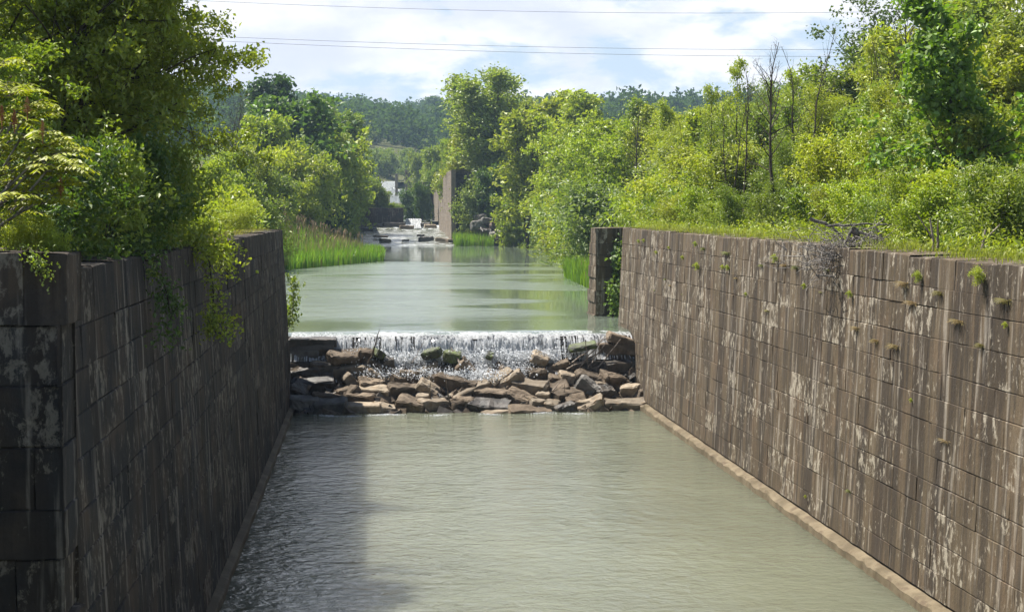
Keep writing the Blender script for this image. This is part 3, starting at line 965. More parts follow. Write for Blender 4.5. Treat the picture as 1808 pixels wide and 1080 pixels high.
rocks = [(480 + x * .1936, 560 + y * .1936, w * .1936, h * .1936, a, k) for x, y, w, h, a, k in CROP1] + [(810 + x * .1991, 560 + y * .1991, w * .1991, h * .1991, a, k) for x, y, w, h, a, k in CROP2]
ROWS = [(724, 999, 'front waterline row'), (704, 724, 'second row up'), (684, 704, 'third row up'), (662, 684, 'fourth row up'), (0, 662, 'top row under weir')]
byrow = {}
for q in rocks:
    for r_i, (lo, hi, nm) in enumerate(ROWS):
        if lo <= q[1] + q[3] * .35 < hi:
            byrow.setdefault(r_i, []).append(q)
for r_i, lst in byrow.items():
    lst.sort(key=lambda q: q[0])
    for n_i, (px, py, wp, hp_, ang, k) in enumerate(lst):
        # ray against the sloping face of the pile: z = (Y-60.9)*0.45
        Y = 62.5
        for _ in range(12):
            zz = at(px, py, Y).z
            Y += (zz / 0.44 + 60.95 - Y) * .5
        Y = min(max(Y, 60.3), 64.0 if py < 662 and 600 < px < 1040 else 64.6)
        c_ = at(px, py, Y)
        s = Y / F
        kz = .86 if k in 'mw' else (1.40 if py > 640 or px > 1040 or px < 600 else 1.1)
        w, h_ = wp * s * kz, hp_ * s * kz
        flat = w / max(h_, .01)
        d = rr.uniform(.55, .95) * (1.0 if w > .7 else .7)
        # what shows as height is front face plus foreshortened top
        h3 = max(.22, h_ * rr.uniform(.78, .95) + (.06 if r_i == 0 else 0))
        me = rock_mesh('rock', w, d, h3, RM[k], rr, .10 if k in 'g' or (px < 600 and py < 660) or (px > 1060 and py < 640) else .24)
        o = bpy.data.objects.new('rock', me)
        COL.objects.link(o)
        blocky = (px < 600 and py < 665) or (px > 1060 and py < 640)
        o.rotation_euler = Euler((R(rr.uniform(4, 24)) if not blocky else R(3), R(ang), R(rr.uniform(-28, 28)) if not blocky else R(rr.uniform(-6, 6))))
        o.location = (c_.x, Y + d * .3, c_.z - (.06 if py > 640 else 0))
        shape = 'flat slab' if flat > 2.6 else ('block' if flat > 1.25 else 'boulder')
        size = 'large' if wp > 46 else ('small' if wp < 24 else '')
        tag(o, ' '.join(f'{size} {RW[k]} {shape}, {ORD[n_i]} from the shaded wall, {ROWS[r_i][2]}'.split()), 'rock', 'rocks piled below the weir')

# loose rubble filling the gaps
g = Geo()
rb = np.random.default_rng(23)
cube = np.array([(-1, -1, -1), (1, -1, -1), (1, 1, -1), (-1, 1, -1), (-1, -1, 1), (1, -1, 1), (1, 1, 1), (-1, 1, 1)], float) * .5
cf = np.array([(0, 3, 2, 1), (4, 5, 6, 7), (0, 1, 5, 4), (1, 2, 6, 5), (2, 3, 7, 6), (3, 0, 4, 7)])
for k in range(900):
    x, y = rb.uniform(-2.9, 10.6), rb.uniform(61.2, 64.9)
    edge = min(x + 3, 10.7 - x)
    z = (y - 61.15) * .42 - .22 + rb.uniform(-.08, .05) + .4 * max(0, .9 - edge) * (y > 63)
    s = rb.uniform(.12, .42)
    E = np.array(Euler(rb.uniform(-.9, .9, 3)).to_matrix())
    V = (cube * (1 + rb.uniform(-.35, .2, (8, 3))) * np.array([s * 1.5, s, s * .8])) @ E.T + (x, y, z)
    g.add(V, cf, (rb.random(), rb.random()), int(rb.random() < .4))
tag(g.obj('rubble', [ROCK, ROCKDARK]), 'small broken stone rubble filling gaps in the rock pile', 'rubble', kind='stuff')

# rocks in the shallow rapids and on the far shore
FAR = [(520, 0, 0)]
for n_i, (px, py, wp, hp_, Y, k) in enumerate([(605, 405, 30, 5, 285, 'k'), (640, 404, 40, 5, 285, 'k'), (672, 417, 26, 3, 262, 'r'), (680, 424, 22, 6, 254, 'r'), (716, 424, 14, 3, 254, 'k'), (743, 415, 14, 4, 264, 'k'),
                                               (752, 421, 30, 7, 256, 'k'), (778, 423, 22, 6, 252, 'p'), (800, 425, 26, 6, 250, 'r'), (825, 423, 20, 8, 250, 'p'), (848, 425, 24, 6, 249, 'r'), (866, 426, 20, 8, 249, 'p'),
                                               (718, 401, 28, 6, 292, 'r'), (760, 399, 24, 6, 288, 'p'), (695, 396, 42, 7, 297, 'k'), (752, 396, 20, 7, 296, 'k'), (656, 397, 46, 6, 297, 'k')]):
    c_ = at(px, py, Y)
    s = Y / F
    o = bpy.data.objects.new('river_rock', rock_mesh('river_rock', wp * s, rr.uniform(1, 2), hp_ * s * 1.2, RM[k], rr))
    COL.objects.link(o)
    o.location = (c_.x, Y, c_.z - .05)
    o.rotation_euler = (0, R(rr.uniform(-5, 5)), R(rr.uniform(-15, 15)))
    tag(o, f'low {RW[k]} rock breaking the shallow rapids upstream, {ORD[n_i]} from the reed bed', 'rock', 'rocks in the rapids')
for n_i, (px, py, wp, hp_, Y, k) in enumerate([(842, 398, 26, 14, 248, 'g'), (862, 392, 28, 12, 249, 'g'), (874, 402, 24, 12, 248, 'r'), (858, 410, 22, 12, 247, 'k'), (872, 418, 20, 16, 246, 'g'), (884, 416, 18, 20, 245, 'k'), (848, 384, 22, 10, 251, 'g'), (888, 398, 20, 14, 247, 'k')]):
    c_ = at(px, py, Y)
    s = Y / F
    o = bpy.data.objects.new('shore_boulder', rock_mesh('shore_boulder', wp * s, rr.uniform(1.5, 2.5), hp_ * s * 1.2, RM[k], rr))
    COL.objects.link(o)
    o.location = (c_.x, Y, c_.z)
    o.rotation_euler = (R(rr.uniform(-15, 15)), R(rr.uniform(-25, 25)), R(rr.uniform(-30, 30)))
    tag(o, f'{RW[k]} boulder tumbled beside the racked wall end, {ORD[n_i]} outward from the grass', 'rock', 'boulders beside the racked wall')

# driftwood
STK = [((1010, 640), (1078, 592), .03), ((1024, 648), (1066, 596), .035), ((1038, 648), (1072, 602), .025), ((1046, 640), (1062, 588), .02), ((1000, 652), (1060, 622), .04), ((1034, 600), (1038, 655), .018),
       ((985, 668), (1012, 650), .03), ((1052, 655), (1096, 598), .028), ((968, 664), (1005, 660), .02), ((925, 652), (1000, 655), .018), ((975, 690), (990, 672), .03), ((1008, 668), (1052, 642), .03),
       ((728, 640), (746, 606), .02), ((812, 642), (796, 612), .045), ((826, 652), (804, 620), .03), ((835, 706), (842, 690), .03), ((838, 712), (836, 690), .02), ((650, 660), (656, 648), .03), ((962, 690), (968, 668), .02)]
for n_i, ((x0, y0), (x1, y1), r0) in enumerate(STK):
    Y0 = 63.7 if y0 < 680 else 62.3
    a, b_ = at(x0, y0, Y0), at(x1, y1, Y0 + (.5 if y1 < y0 else .1))
    g = Geo()
    npt = 6
    ts = np.linspace(0, 1, npt)[:, None]
    P = np.array(a)[None] * (1 - ts) + np.array(b_)[None] * ts + rb.normal(0, .025, (npt, 3)) * np.sin(ts * np.pi)
    tube(g, P, np.linspace(r0, r0 * .45, npt), 6)
    if n_i % 3 == 0:
        q = P[3]
        tube(g, [q, q + (np.array(b_) - np.array(a)) * .25 + rb.normal(0, .08, 3)], [r0 * .5, r0 * .2], 5)
    side = 'beside the sunlit wall' if x0 > 900 else 'in the middle of the pile'
    tag(g.obj('driftwood_stick', DRIFT, None, tuple(a)), f'thin bleached driftwood {side}, {ORD[n_i]} of those among rocks', 'driftwood', 'driftwood caught on the rocks')

# ------------------------------------------------------------------ trees


def profile(kind, t):
    if kind == 'round':
        return max(.25, math.sin(math.pi * (0.18 + .78 * t)) ** .7)
    if kind == 'cone':
        return 1 - .78 * t
    if kind == 'vase':
        return .45 + .55 * t
    return 1.0


def tree_geo(seed, H, Rc, base=.25, stems=1, spread=.15, tr=.1, nl=24, leaf=.1, lw=.55, nleaf=8000, sig=.2, prof='round', up=(15, 60), twigs=6, droop=0.0, gap=.0, nbias=.9, limb_bias=None, sides=6, spiky=0.0):
    rng = np.random.default_rng(seed)
    wood, crown, A, AT = Geo(), Geo(), [], []
    for s in range(stems):
        az = rng.uniform(0, 2 * math.pi) + s * 2 * math.pi / stems
        lean = np.array([math.cos(az), math.sin(az)]) * spread * H * (1 if stems > 1 else .4)
        Hs = H * (rng.uniform(.72, 1.0) if stems > 1 else .97)
        n = 9
        ts = np.linspace(0, 1, n)
        wob = np.cumsum(rng.normal(0, .016 * H, (n, 2)), 0)
        P = np.concatenate([lean[None] * (ts ** 1.2)[:, None] + wob * ts[:, None], (ts * Hs)[:, None]], 1)
        rad = tr * (1 - .88 * ts) / (stems ** .4)
        rad[0] *= 1.3
        tube(wood, P, rad, sides)
        m_l = max(3, nl // stems)
        for k in range(m_l):
            tt = (k + rng.uniform(.2, .8)) / m_l
            t = base + (1 - base) * tt * .97
            p = np.array([np.interp(t, ts, P[:, c]) for c in range(3)])
            a2 = k * 2.399 + rng.normal(0, .35) + s
            L = Rc * profile(prof, tt) * rng.uniform(.5, 1.25)
            el = R(up[0] + (up[1] - up[0]) * tt + rng.normal(0, 9))
            d = np.array([math.cos(a2) * math.cos(el), math.sin(a2) * math.cos(el), math.sin(el)])
            if limb_bias is not None:
                d = unit(d + np.array(limb_bias))
                L *= 1 + .36 * max(0, float(d @ unit(np.array(limb_bias))))
            q = [p]
            dd = d.copy()
            for _ in range(5):
                dd = unit(dd + rng.normal(0, .16, 3) + np.array([0, 0, .07 - droop]))
                q.append(q[-1] + dd * L / 5)
            q = np.array(q)
            r0 = min(np.interp(t, ts, rad) * .6, .013 * L + .006)
            tube(wood, q, np.linspace(r0, r0 * .25, 6), 4)
            lt = rng.random()
            for e in range(2):
                f = rng.uniform(.55, 1)
                A.append(q[0] * (1 - f) + q[-1] * f)
                AT.append(lt)
            for j in range(twigs):
                f = rng.uniform(.25, 1)
                b0 = np.array([np.interp(f * 5, np.arange(6), q[:, c]) for c in range(3)])
                td = unit(dd * .6 + rng.normal(0, .6, 3) + np.array([0, 0, .15 - droop * 2]))
                tl = L * (.22 + .34 * rng.random()) * (1.15 - .4 * f)
                b1 = b0 + td * tl * .55
                b2 = b1 + unit(td + rng.normal(0, .35, 3) - np.array([0, 0, droop])) * tl * .45
                tube(wood, [b0, b1, b2], [r0 * .34, r0 * .2, r0 * .06], 3)
                if rng.random() < gap:
                    continue
                for f2 in (.45, .75, 1.0, 1.0):
                    A.append(b1 * (1 - f2) + b2 * f2 if f2 > .5 else b0 * .3 + b1 * .7)
                    AT.append(lt * .6 + rng.random() * .4)
    if nleaf:
        A, AT = np.array(A), np.array(AT)
        idx = rng.integers(0, len(A), nleaf)
        C = A[idx] + rng.normal(0, sig, (nleaf, 3)) * np.array([1, 1, .75])
        C[:, 2] = np.maximum(C[:, 2], .05)
        ctr = np.array([0, 0, H * .5])
        out = unit(C - ctr) * .5
        out[:, 2] -= droop * 2
        tint = np.stack([np.clip(AT[idx] * .55 + rng.random(nleaf) * .45, 0, 1), rng.random(nleaf)], 1)
        leaves(crown, C, rng, leaf, lw, out, nbias, tint)
    return wood, crown


PROTO = {}


def proto(name, H, bark=BARK, **kw):
    w, c = tree_geo(H=H, **kw)
    hz = float(np.percentile(np.concatenate(c.V)[:, 2], 99.7)) if c.V else float(np.concatenate(w.V)[:, 2].max())
    PROTO[name] = (w.mesh(name + '_trunk', [bark]), c.mesh(name + '_crown', [LEAF]) if c.V else None, hz)


# near kinds (leaf about 8 to 11 cm)
proto('apple', 7.5, seed=1, Rc=3.0, base=.16, stems=3, spread=.16, tr=.15, nl=46, leaf=.125, nleaf=36000, sig=.13, twigs=9, up=(5, 55))
proto('apple2', 7.5, seed=2, Rc=2.7, base=.12, stems=2, spread=.2, tr=.14, nl=44, leaf=.12, nleaf=34000, sig=.14, twigs=9, up=(0, 60))
proto('overhang', 7.5, seed=3, Rc=3.0, base=.5, stems=2, spread=.12, tr=.17, nl=28, leaf=.125, nleaf=26000, sig=.13, twigs=10, up=(-6, 38), limb_bias=(.7, .2, -.05), gap=.1)
proto('maple', 7.0, seed=4, Rc=2.3, base=.18, tr=.08, nl=30, leaf=.19, lw=.85, nleaf=5600, sig=.18, twigs=7, up=(15, 60), prof='cone', gap=.12)
proto('feathery', 7.0, seed=5, Rc=2.1, base=.1, stems=4, spread=.14, tr=.06, nl=44, leaf=.155, lw=.3, nleaf=15000, sig=.22, twigs=8, up=(35, 75), droop=.03)
proto('sapling', 6.0, seed=6, Rc=1.5, base=.15, stems=2, spread=.1, tr=.05, nl=30, leaf=.14, nleaf=6500, sig=.17, twigs=7, up=(20, 65))
proto('sapling2', 6.0, seed=16, Rc=1.7, base=.12, stems=3, spread=.14, tr=.05, nl=33, leaf=.15, lw=.45, nleaf=7000, sig=.18, twigs=7, up=(25, 70))
proto('shrub', 2.6, seed=7, Rc=1.35, base=.05, stems=5, spread=.28, tr=.03, nl=36, leaf=.13, nleaf=4800, sig=.14, twigs=6, up=(15, 65))
proto('shrub2', 2.6, seed=8, Rc=1.2, base=.03, stems=6, spread=.3, tr=.03, nl=36, leaf=.125, lw=.38, nleaf=5200, sig=.15, twigs=6, up=(30, 75))
proto('weed', 1.2, seed=9, Rc=.5, base=.05, stems=6, spread=.3, tr=.012, nl=24, leaf=.085, nleaf=1500, sig=.10, twigs=3, up=(30, 75))
proto('bare', 8.0, seed=10, Rc=1.5, base=.34, tr=.09, nl=30, nleaf=0, twigs=7, up=(40, 70), prof='round')
proto('bare2', 8.0, seed=12, Rc=1.3, base=.3, stems=2, spread=.1, tr=.07, nl=26, nleaf=0, twigs=6, up=(45, 75))
proto('sparse', 8.0, seed=13, Rc=1.2, base=.2, tr=.06, nl=30, leaf=.13, nleaf=2600, sig=.14, twigs=5, up=(35, 70), gap=.35)
proto('overtop', 12.0, seed=14, Rc=4.4, base=.42, stems=2, spread=.14, tr=.2, nl=30, leaf=.19, lw=.75, nleaf=7500, sig=.26, twigs=8, up=(10, 55), gap=.35, prof='vase')
# middle distance (leaf about 20 cm)
proto('mid_round', 9.0, seed=20, Rc=3.2, base=.15, stems=3, spread=.15, tr=.16, nl=40, leaf=.27, lw=.7, nleaf=9500, sig=.28, twigs=8, up=(5, 60))
proto('mid_layered', 9.0, seed=21, Rc=3.4, base=.22, stems=2, spread=.14, tr=.16, nl=34, leaf=.26, lw=.7, nleaf=7000, sig=.2, twigs=8, up=(0, 35), gap=.1, prof='vase')
proto('mid_airy', 9.0, seed=22, Rc=2.2, base=.16, stems=3, spread=.13, tr=.12, nl=36, leaf=.24, lw=.5, nleaf=6200, sig=.24, twigs=7, up=(35, 75))
proto('mid_shrub', 4.0, seed=23, Rc=2.2, base=.04, stems=5, spread=.25, tr=.06, nl=36, leaf=.24, lw=.42, nleaf=5600, sig=.24, twigs=6, up=(15, 70))
proto('mid_shrub2', 4.0, seed=24, Rc=2.0, base=.03, stems=5, spread=.3, tr=.06, nl=34, leaf=.25, lw=.62, nleaf=4800, sig=.24, twigs=6, up=(5, 65))
# far (leaf clusters about 35 cm)
proto('cottonwood', 24.0, seed=30, Rc=5.6, base=.10, stems=4, spread=.14, tr=.4, nl=66, leaf=.56, lw=.75, nleaf=13500, sig=.75, twigs=9, up=(30, 72), prof='round')
proto('far_round', 12.0, seed=31, Rc=4.6, base=.10, stems=3, spread=.16, tr=.25, nl=44, leaf=.5, lw=.75, nleaf=7000, sig=.4, twigs=8, up=(5, 60))
proto('far_airy', 14.0, seed=32, Rc=3.0, base=.18, stems=3, spread=.12, tr=.2, nl=40, leaf=.48, lw=.6, nleaf=4300, sig=.36, twigs=7, up=(40, 78))
proto('far_shrub', 6.0, seed=33, Rc=3.6, base=.03, stems=5, spread=.28, tr=.1, nl=36, leaf=.46, lw=.65, nleaf=4800, sig=.36, twigs=6, up=(10, 65))
proto('far_bare', 16.0, seed=34, Rc=4.2, base=.3, stems=2, spread=.14, tr=.2, nl=34, nleaf=0, twigs=10, up=(30, 70))

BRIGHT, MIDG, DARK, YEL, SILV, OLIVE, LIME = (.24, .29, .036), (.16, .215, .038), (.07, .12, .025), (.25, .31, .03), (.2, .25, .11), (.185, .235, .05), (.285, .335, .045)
NAME = {'bare': 'bare_tree', 'bare2': 'bare_tree', 'far_bare': 'bare_tree', 'shrub': 'shrub', 'shrub2': 'shrub', 'weed': 'weed_plant', 'mid_shrub': 'shrub', 'mid_shrub2': 'shrub', 'far_shrub': 'shrub', 'sapling': 'young_tree', 'sapling2': 'young_tree', 'sparse': 'young_tree'}
rt = random.Random(77)


def plant(kind, x, y, z, H, label, color, group=None, wide=1.0, rz=None, tilt=(0, 0), cat=None, grey=False):
    tw, cr, h0 = PROTO[kind]
    nm = NAME.get(kind, 'tree')
    o = empty(nm, (x, y, z), rt.uniform(0, 6.28) if rz is None else rz)
    o.rotation_euler[0], o.rotation_euler[1] = tilt
    s = H / h0
    o.scale = (s * wide, s * wide, s)
    t = bpy.data.objects.new('trunk', tw)
    COL.objects.link(t)
    t.parent = o
    if cr:
        c = bpy.data.objects.new('crown', cr)
        COL.objects.link(c)
        c.parent = o
        j = rt.uniform(.88, 1.12)
        c.color = (color[0] * j * rt.uniform(.93, 1.07), color[1] * j, color[2] * j, 1)
    tag(o, label, cat or {'shrub': 'shrub', 'weed_plant': 'plant'}.get(nm, 'tree'), group)
    return o


def plant_px(kind, px, Y, ytop, label, color, group=None, wide=1.0, sink=0.1, **kw):
    x = at(px, HY, Y).x
    sl_, sr_ = float(np.interp(Y, *SL)), float(np.interp(Y, *SR))
    if sl_ - .6 < x < sr_ + .6:          # keep clear of the water
        x = sl_ - .7 if x < (sl_ + sr_) / 2 else sr_ + .8
    z = float(terrain(x, Y)) - sink
    zt = at(px, ytop, Y).z
    return plant(kind, x, Y, z, max(zt - z, .4), label, color, group, wide, **kw)



# ------------------------------------------------------------------ ground cover, grass, reeds


def blades(g, X, Y, Z, H, w, rng, lean=.35, mat=0, tint=None):
    n = len(X)
    az = rng.uniform(0, 2 * np.pi, n)
    d = np.stack([np.cos(az), np.sin(az), np.zeros(n)], 1)
    s = np.stack([-np.sin(az + rng.normal(0, .8, n)), np.cos(az), np.zeros(n)], 1)
    s = unit(s)
    B = np.stack([X, Y, Z], 1)
    le = (np.abs(rng.normal(0, lean, n)) * H)[:, None]
    up = np.zeros((n, 3))
    up[:, 2] = H
    W = (w * rng.uniform(.6, 1.3, n))[:, None]
    Mx = B + up * .55 + d * le * .3
    Tp = B + up * (1 - .25 * np.minimum(le / H[:, None], 1)) + d * le
    V = np.stack([B - s * W * .5, B + s * W * .5, Mx + s * W * .42, Mx - s * W * .42, Tp + s * W * .06, Tp - s * W * .06], 1).reshape(-1, 3)
    k = (np.arange(n) * 6)[:, None]
    Fq = np.concatenate([k + np.array([[0, 1, 2, 3]]), k + np.array([[3, 2, 4, 5]])])
    if tint is None:
        tint = np.stack([rng.random(n), rng.random(n)], 1)
    g.add(V, Fq, np.repeat(tint, 6, 0), mat)


def cover(name, n, sample, hgt, leaf, lw, color, per, spread, seed, what):
    """Loose leafy ground cover over a stretch of bank: clumps of leaves standing on the terrain."""
    r = np.random.default_rng(seed)
    X, Y = sample(r, n)
    hh = hgt * r.uniform(.35, 1.3, n)
    ct = r.random(n)
    i = np.repeat(np.arange(n), per)
    N = len(i)
    x = X[i] + r.normal(0, spread, N)
    y = Y[i] + r.normal(0, spread, N)
    z = terrain(x, y) + hh[i] * r.uniform(0.02, 1, N) * np.exp(-((x - X[i]) ** 2 + (y - Y[i]) ** 2) / (2 * (spread * 1.3) ** 2))
    g = Geo()
    leaves(g, np.stack([x, y, z], 1), r, leaf, lw, np.array([0, 0, .5]), .7, np.stack([np.clip(ct[i] * .5 + r.random(N) * .5, 0, 1), r.random(N)], 1))
    o = g.obj(name, LEAF)
    o.color = (*color, 1)
    tag(o, what, 'ground cover', kind='stuff')
    return o


def rect(x0, x1, y0, y1):
    return lambda r, n: (r.uniform(x0, x1, n), r.uniform(y0, y1, n))


def right_bank(y0, y1, d0, d1):
    def f(r, n):
        Y = r.uniform(y0, y1, n)
        return np.interp(Y, *SR) + r.uniform(d0, d1, n), Y
    return f


def left_bank(y0, y1, d0, d1):
    def f(r, n):
        Y = r.uniform(y0, y1, n)
        return np.interp(Y, *SL) - r.uniform(d0, d1, n), Y
    return f


def wedge(r, n):     # plateau over the sunlit wall, as far out as the eye reaches
    Y = r.uniform(27, 82, n)
    return 13.4 + (np.maximum(Y * .43 - 13.4, 1.5) + 2) * r.random(n), Y


cover('undergrowth', 1300, wedge, .9, .15, .45, BRIGHT, 24, .28, 41, 'leafy undergrowth above the sunlit lock wall')
cover('undergrowth', 420, wedge, .9, .13, .4, YEL, 20, .22, 42, 'yellowish weeds in the undergrowth above the sunlit lock wall')
cover('undergrowth', 900, rect(11.95, 13.9, 27, 79), .8, .13, .42, BRIGHT, 24, .2, 51, 'bright low weeds crowding the sunlit wall edge')
cover('undergrowth', 1500, right_bank(79, 250, .3, 22), 1.6, .32, .5, MIDG, 20, .6, 43, 'green undergrowth down to the pool edge past the pier')
cover('undergrowth', 1000, right_bank(95, 420, 14, 75), 2.2, .4, .6, BRIGHT, 30, 1.2, 44, 'light green scrub covering the slope above the pool')
cover('undergrowth', 800, left_bank(64, 255, 2.5, 26), 1.5, .32, .5, MIDG, 20, .6, 45, 'green undergrowth behind the reed bed')
cover('undergrowth', 350, left_bank(34, 64, .1, 4), .45, .11, .45, YEL, 26, .22, 46, 'yellow green weeds on top of the shaded lock wall')
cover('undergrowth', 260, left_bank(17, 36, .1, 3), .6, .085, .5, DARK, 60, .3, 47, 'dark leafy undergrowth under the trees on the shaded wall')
cover('undergrowth', 900, left_bank(256, 560, 1, 50), 2.5, .5, .6, MIDG, 28, 1.4, 48, 'green scrub above the ruined lock on the reed side')
cover('undergrowth', 700, right_bank(257, 560, 1.5, 40), 2.5, .5, .6, MIDG, 28, 1.4, 49, 'green scrub above the tall pale ruined wall')

r = np.random.default_rng(50)
n = 42000
g = Geo()
Y = r.uniform(26, 77, n)
X = 11.75 + np.abs(r.normal(0, 1.25, n))
X += (Y < 70) * 0
blades(g, X, Y, terrain(np.maximum(X, 12.3), Y) - .03, r.uniform(.14, .46, n) * np.interp(X, [11.7, 12.3, 14], [.45, .8, 1.2]), .016, r, .5)
o = g.obj('grass', BLADE)
o.color = (.17, .215, .035, 1)
tag(o, 'bright grass strip along the top of the sunlit lock wall', 'grass', kind='stuff')
g = Geo()
n = 7000
Y = r.uniform(27, 69, n)
X = 11.08 + r.random(n) ** .6 * 1.3
blades(g, X, Y, 6.97 - np.interp(Y, [16, 27, 40, 69], [0.32, 0.28, 0.12, 0.0]) + 0 * X, r.uniform(.05, .3, n) * np.interp(X, [11.05, 12], [.5, 1.1]) * (.3 + .7 * (np.sin(Y * 1.3) + np.sin(Y * 3.1 + X) > -.5)), .014, r, .6)
o = g.obj('grass', BLADE)
o.color = (.2, .23, .05, 1)
tag(o, 'thin dry grass creeping over the sunlit wall coping', 'grass', kind='stuff')
g = Geo()
n = 15000
Y = r.uniform(33, 64, n)
X = -3.75 - np.abs(r.normal(0, .9, n))
blades(g, X, Y, terrain(np.minimum(X, -4.5), Y) - .03, r.uniform(.12, .5, n), .016, r, .5)
o = g.obj('grass', BLADE)
o.color = (.22, .215, .05, 1)
tag(o, 'yellowing grass on top of the shaded lock wall', 'grass', kind='stuff')


def reeds(name, X, Y, h0, h1, col, r, straw, what, seeds=0, w=.085):
    n = len(X)
    g = Geo()
    Z = terrain(X, Y)
    Z = np.maximum(Z, np.interp(Y, *ZW) - .15)
    H = r.uniform(h0, h1, n)
    k = r.random(n) < straw
    blades(g, X[~k], Y[~k], Z[~k], H[~k], w, r, .16)
    blades(g, X[k], Y[k], Z[k], H[k] * 1.03, w * .6, r, .12, 1)
    if seeds:
        for i in r.choice(n, seeds, False):
            p = np.array([X[i], Y[i], Z[i] + h1 * r.uniform(.95, 1.15)])
            tube(g, [p - (0, 0, .9), p, p + (r.normal(0, .05), 0, .18), p + (r.normal(0, .1), 0, .42)], [.015, .03, .085, .02], 4, (.6, .5), 2)
    o = g.obj(name, [BLADE, REEDSTRAW, REEDSTRAW])
    o.color = (*col, 1)
    tag(o, what, 'reeds', kind='stuff')


def reed_pts(r, n):
    Y = r.uniform(127, 182, n)
    sl = np.interp(Y, *SL)
    X = sl - r.random(n) ** 1.4 * np.interp(Y, [127, 150, 170, 182], [5, 9, 12, 10])
    return X, Y


X, Y = reed_pts(r, 15000)
reeds('reeds', X, Y, 1.0, 1.8, (.15, .26, .04), r, .05, 'bright green reed bed jutting into the upper pool')
Y = r.uniform(150, 200, 5000)
X = np.interp(Y, *SL) - r.uniform(2, 14, 5000)
reeds('reeds', X, Y, 1.5, 2.2, (.17, .21, .06), r, .65, 'straw coloured reeds with tan seed heads behind the green reed bed', 150)
Y = r.uniform(82, 124, 5200)
X = np.interp(Y, *SR) - .3 + np.abs(r.normal(0, 1.1, 5200))
reeds('reeds', X, Y, .8, 1.9, (.15, .25, .045), r, .05, 'green reeds at the pool edge beside the short stone pier')
Y = r.uniform(243, 253, 2600)
X = r.uniform(13.2, 19, 2600)
reeds('reeds', X, Y, 1.0, 2.2, (.16, .26, .045), r, .05, 'bright reeds at the foot of the racked wall end', 0, .09)

# ------------------------------------------------------------------ trees over the shaded wall
P7 = 6.85
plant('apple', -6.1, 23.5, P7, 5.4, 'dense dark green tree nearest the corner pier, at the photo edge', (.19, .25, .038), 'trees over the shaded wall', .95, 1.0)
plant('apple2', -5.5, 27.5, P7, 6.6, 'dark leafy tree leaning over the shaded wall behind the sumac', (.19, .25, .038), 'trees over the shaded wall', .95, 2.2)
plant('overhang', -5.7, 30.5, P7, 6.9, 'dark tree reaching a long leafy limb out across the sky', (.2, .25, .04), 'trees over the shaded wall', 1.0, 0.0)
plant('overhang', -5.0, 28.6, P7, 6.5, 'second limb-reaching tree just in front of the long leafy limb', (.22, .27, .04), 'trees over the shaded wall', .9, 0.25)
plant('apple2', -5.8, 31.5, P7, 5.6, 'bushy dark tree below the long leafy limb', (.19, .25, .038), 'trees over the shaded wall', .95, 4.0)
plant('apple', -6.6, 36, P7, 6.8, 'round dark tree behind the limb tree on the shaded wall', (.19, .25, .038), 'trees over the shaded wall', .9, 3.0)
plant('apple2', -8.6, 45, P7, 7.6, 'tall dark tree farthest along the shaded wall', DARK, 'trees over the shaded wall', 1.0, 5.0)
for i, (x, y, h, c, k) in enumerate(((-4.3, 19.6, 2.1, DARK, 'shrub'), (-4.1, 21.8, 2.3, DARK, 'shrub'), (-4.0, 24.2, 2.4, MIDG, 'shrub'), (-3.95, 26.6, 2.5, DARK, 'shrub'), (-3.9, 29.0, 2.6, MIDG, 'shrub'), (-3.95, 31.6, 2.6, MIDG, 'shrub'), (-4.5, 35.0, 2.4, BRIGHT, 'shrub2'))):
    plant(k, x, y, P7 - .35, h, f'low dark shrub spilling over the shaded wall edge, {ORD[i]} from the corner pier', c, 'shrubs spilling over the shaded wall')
for i, (px, Yp, yt, c, k) in enumerate(((390, 47, 375, YEL, 'weed'), (420, 50, 380, YEL, 'weed'), (450, 55, 368, BRIGHT, 'shrub2'), (480, 60, 372, YEL, 'shrub2'), (497, 63.2, 388, LIME, 'weed'), (430, 62, 350, LIME, 'shrub2'))):
    plant_px(k, px, Yp, yt, f'yellow green weedy plant on the shaded wall top, {ORD[i]} towards the weir', c, 'weeds on the shaded wall top', 1.3)
for i, (px, Yp, yt) in enumerate(((15, 16.6, 392), (50, 16.7, 385), (85, 16.7, 398), (112, 16.8, 408), (30, 17.2, 365), (70, 17.5, 372))):
    p = at(px, 430, Yp)
    plant('weed', p.x, Yp, 7.1, at(px, yt, Yp).z - 7.1, f'leafy weed on top of the corner pier, {ORD[i]} from its outer side', BRIGHT, 'weeds on the corner pier', .8)

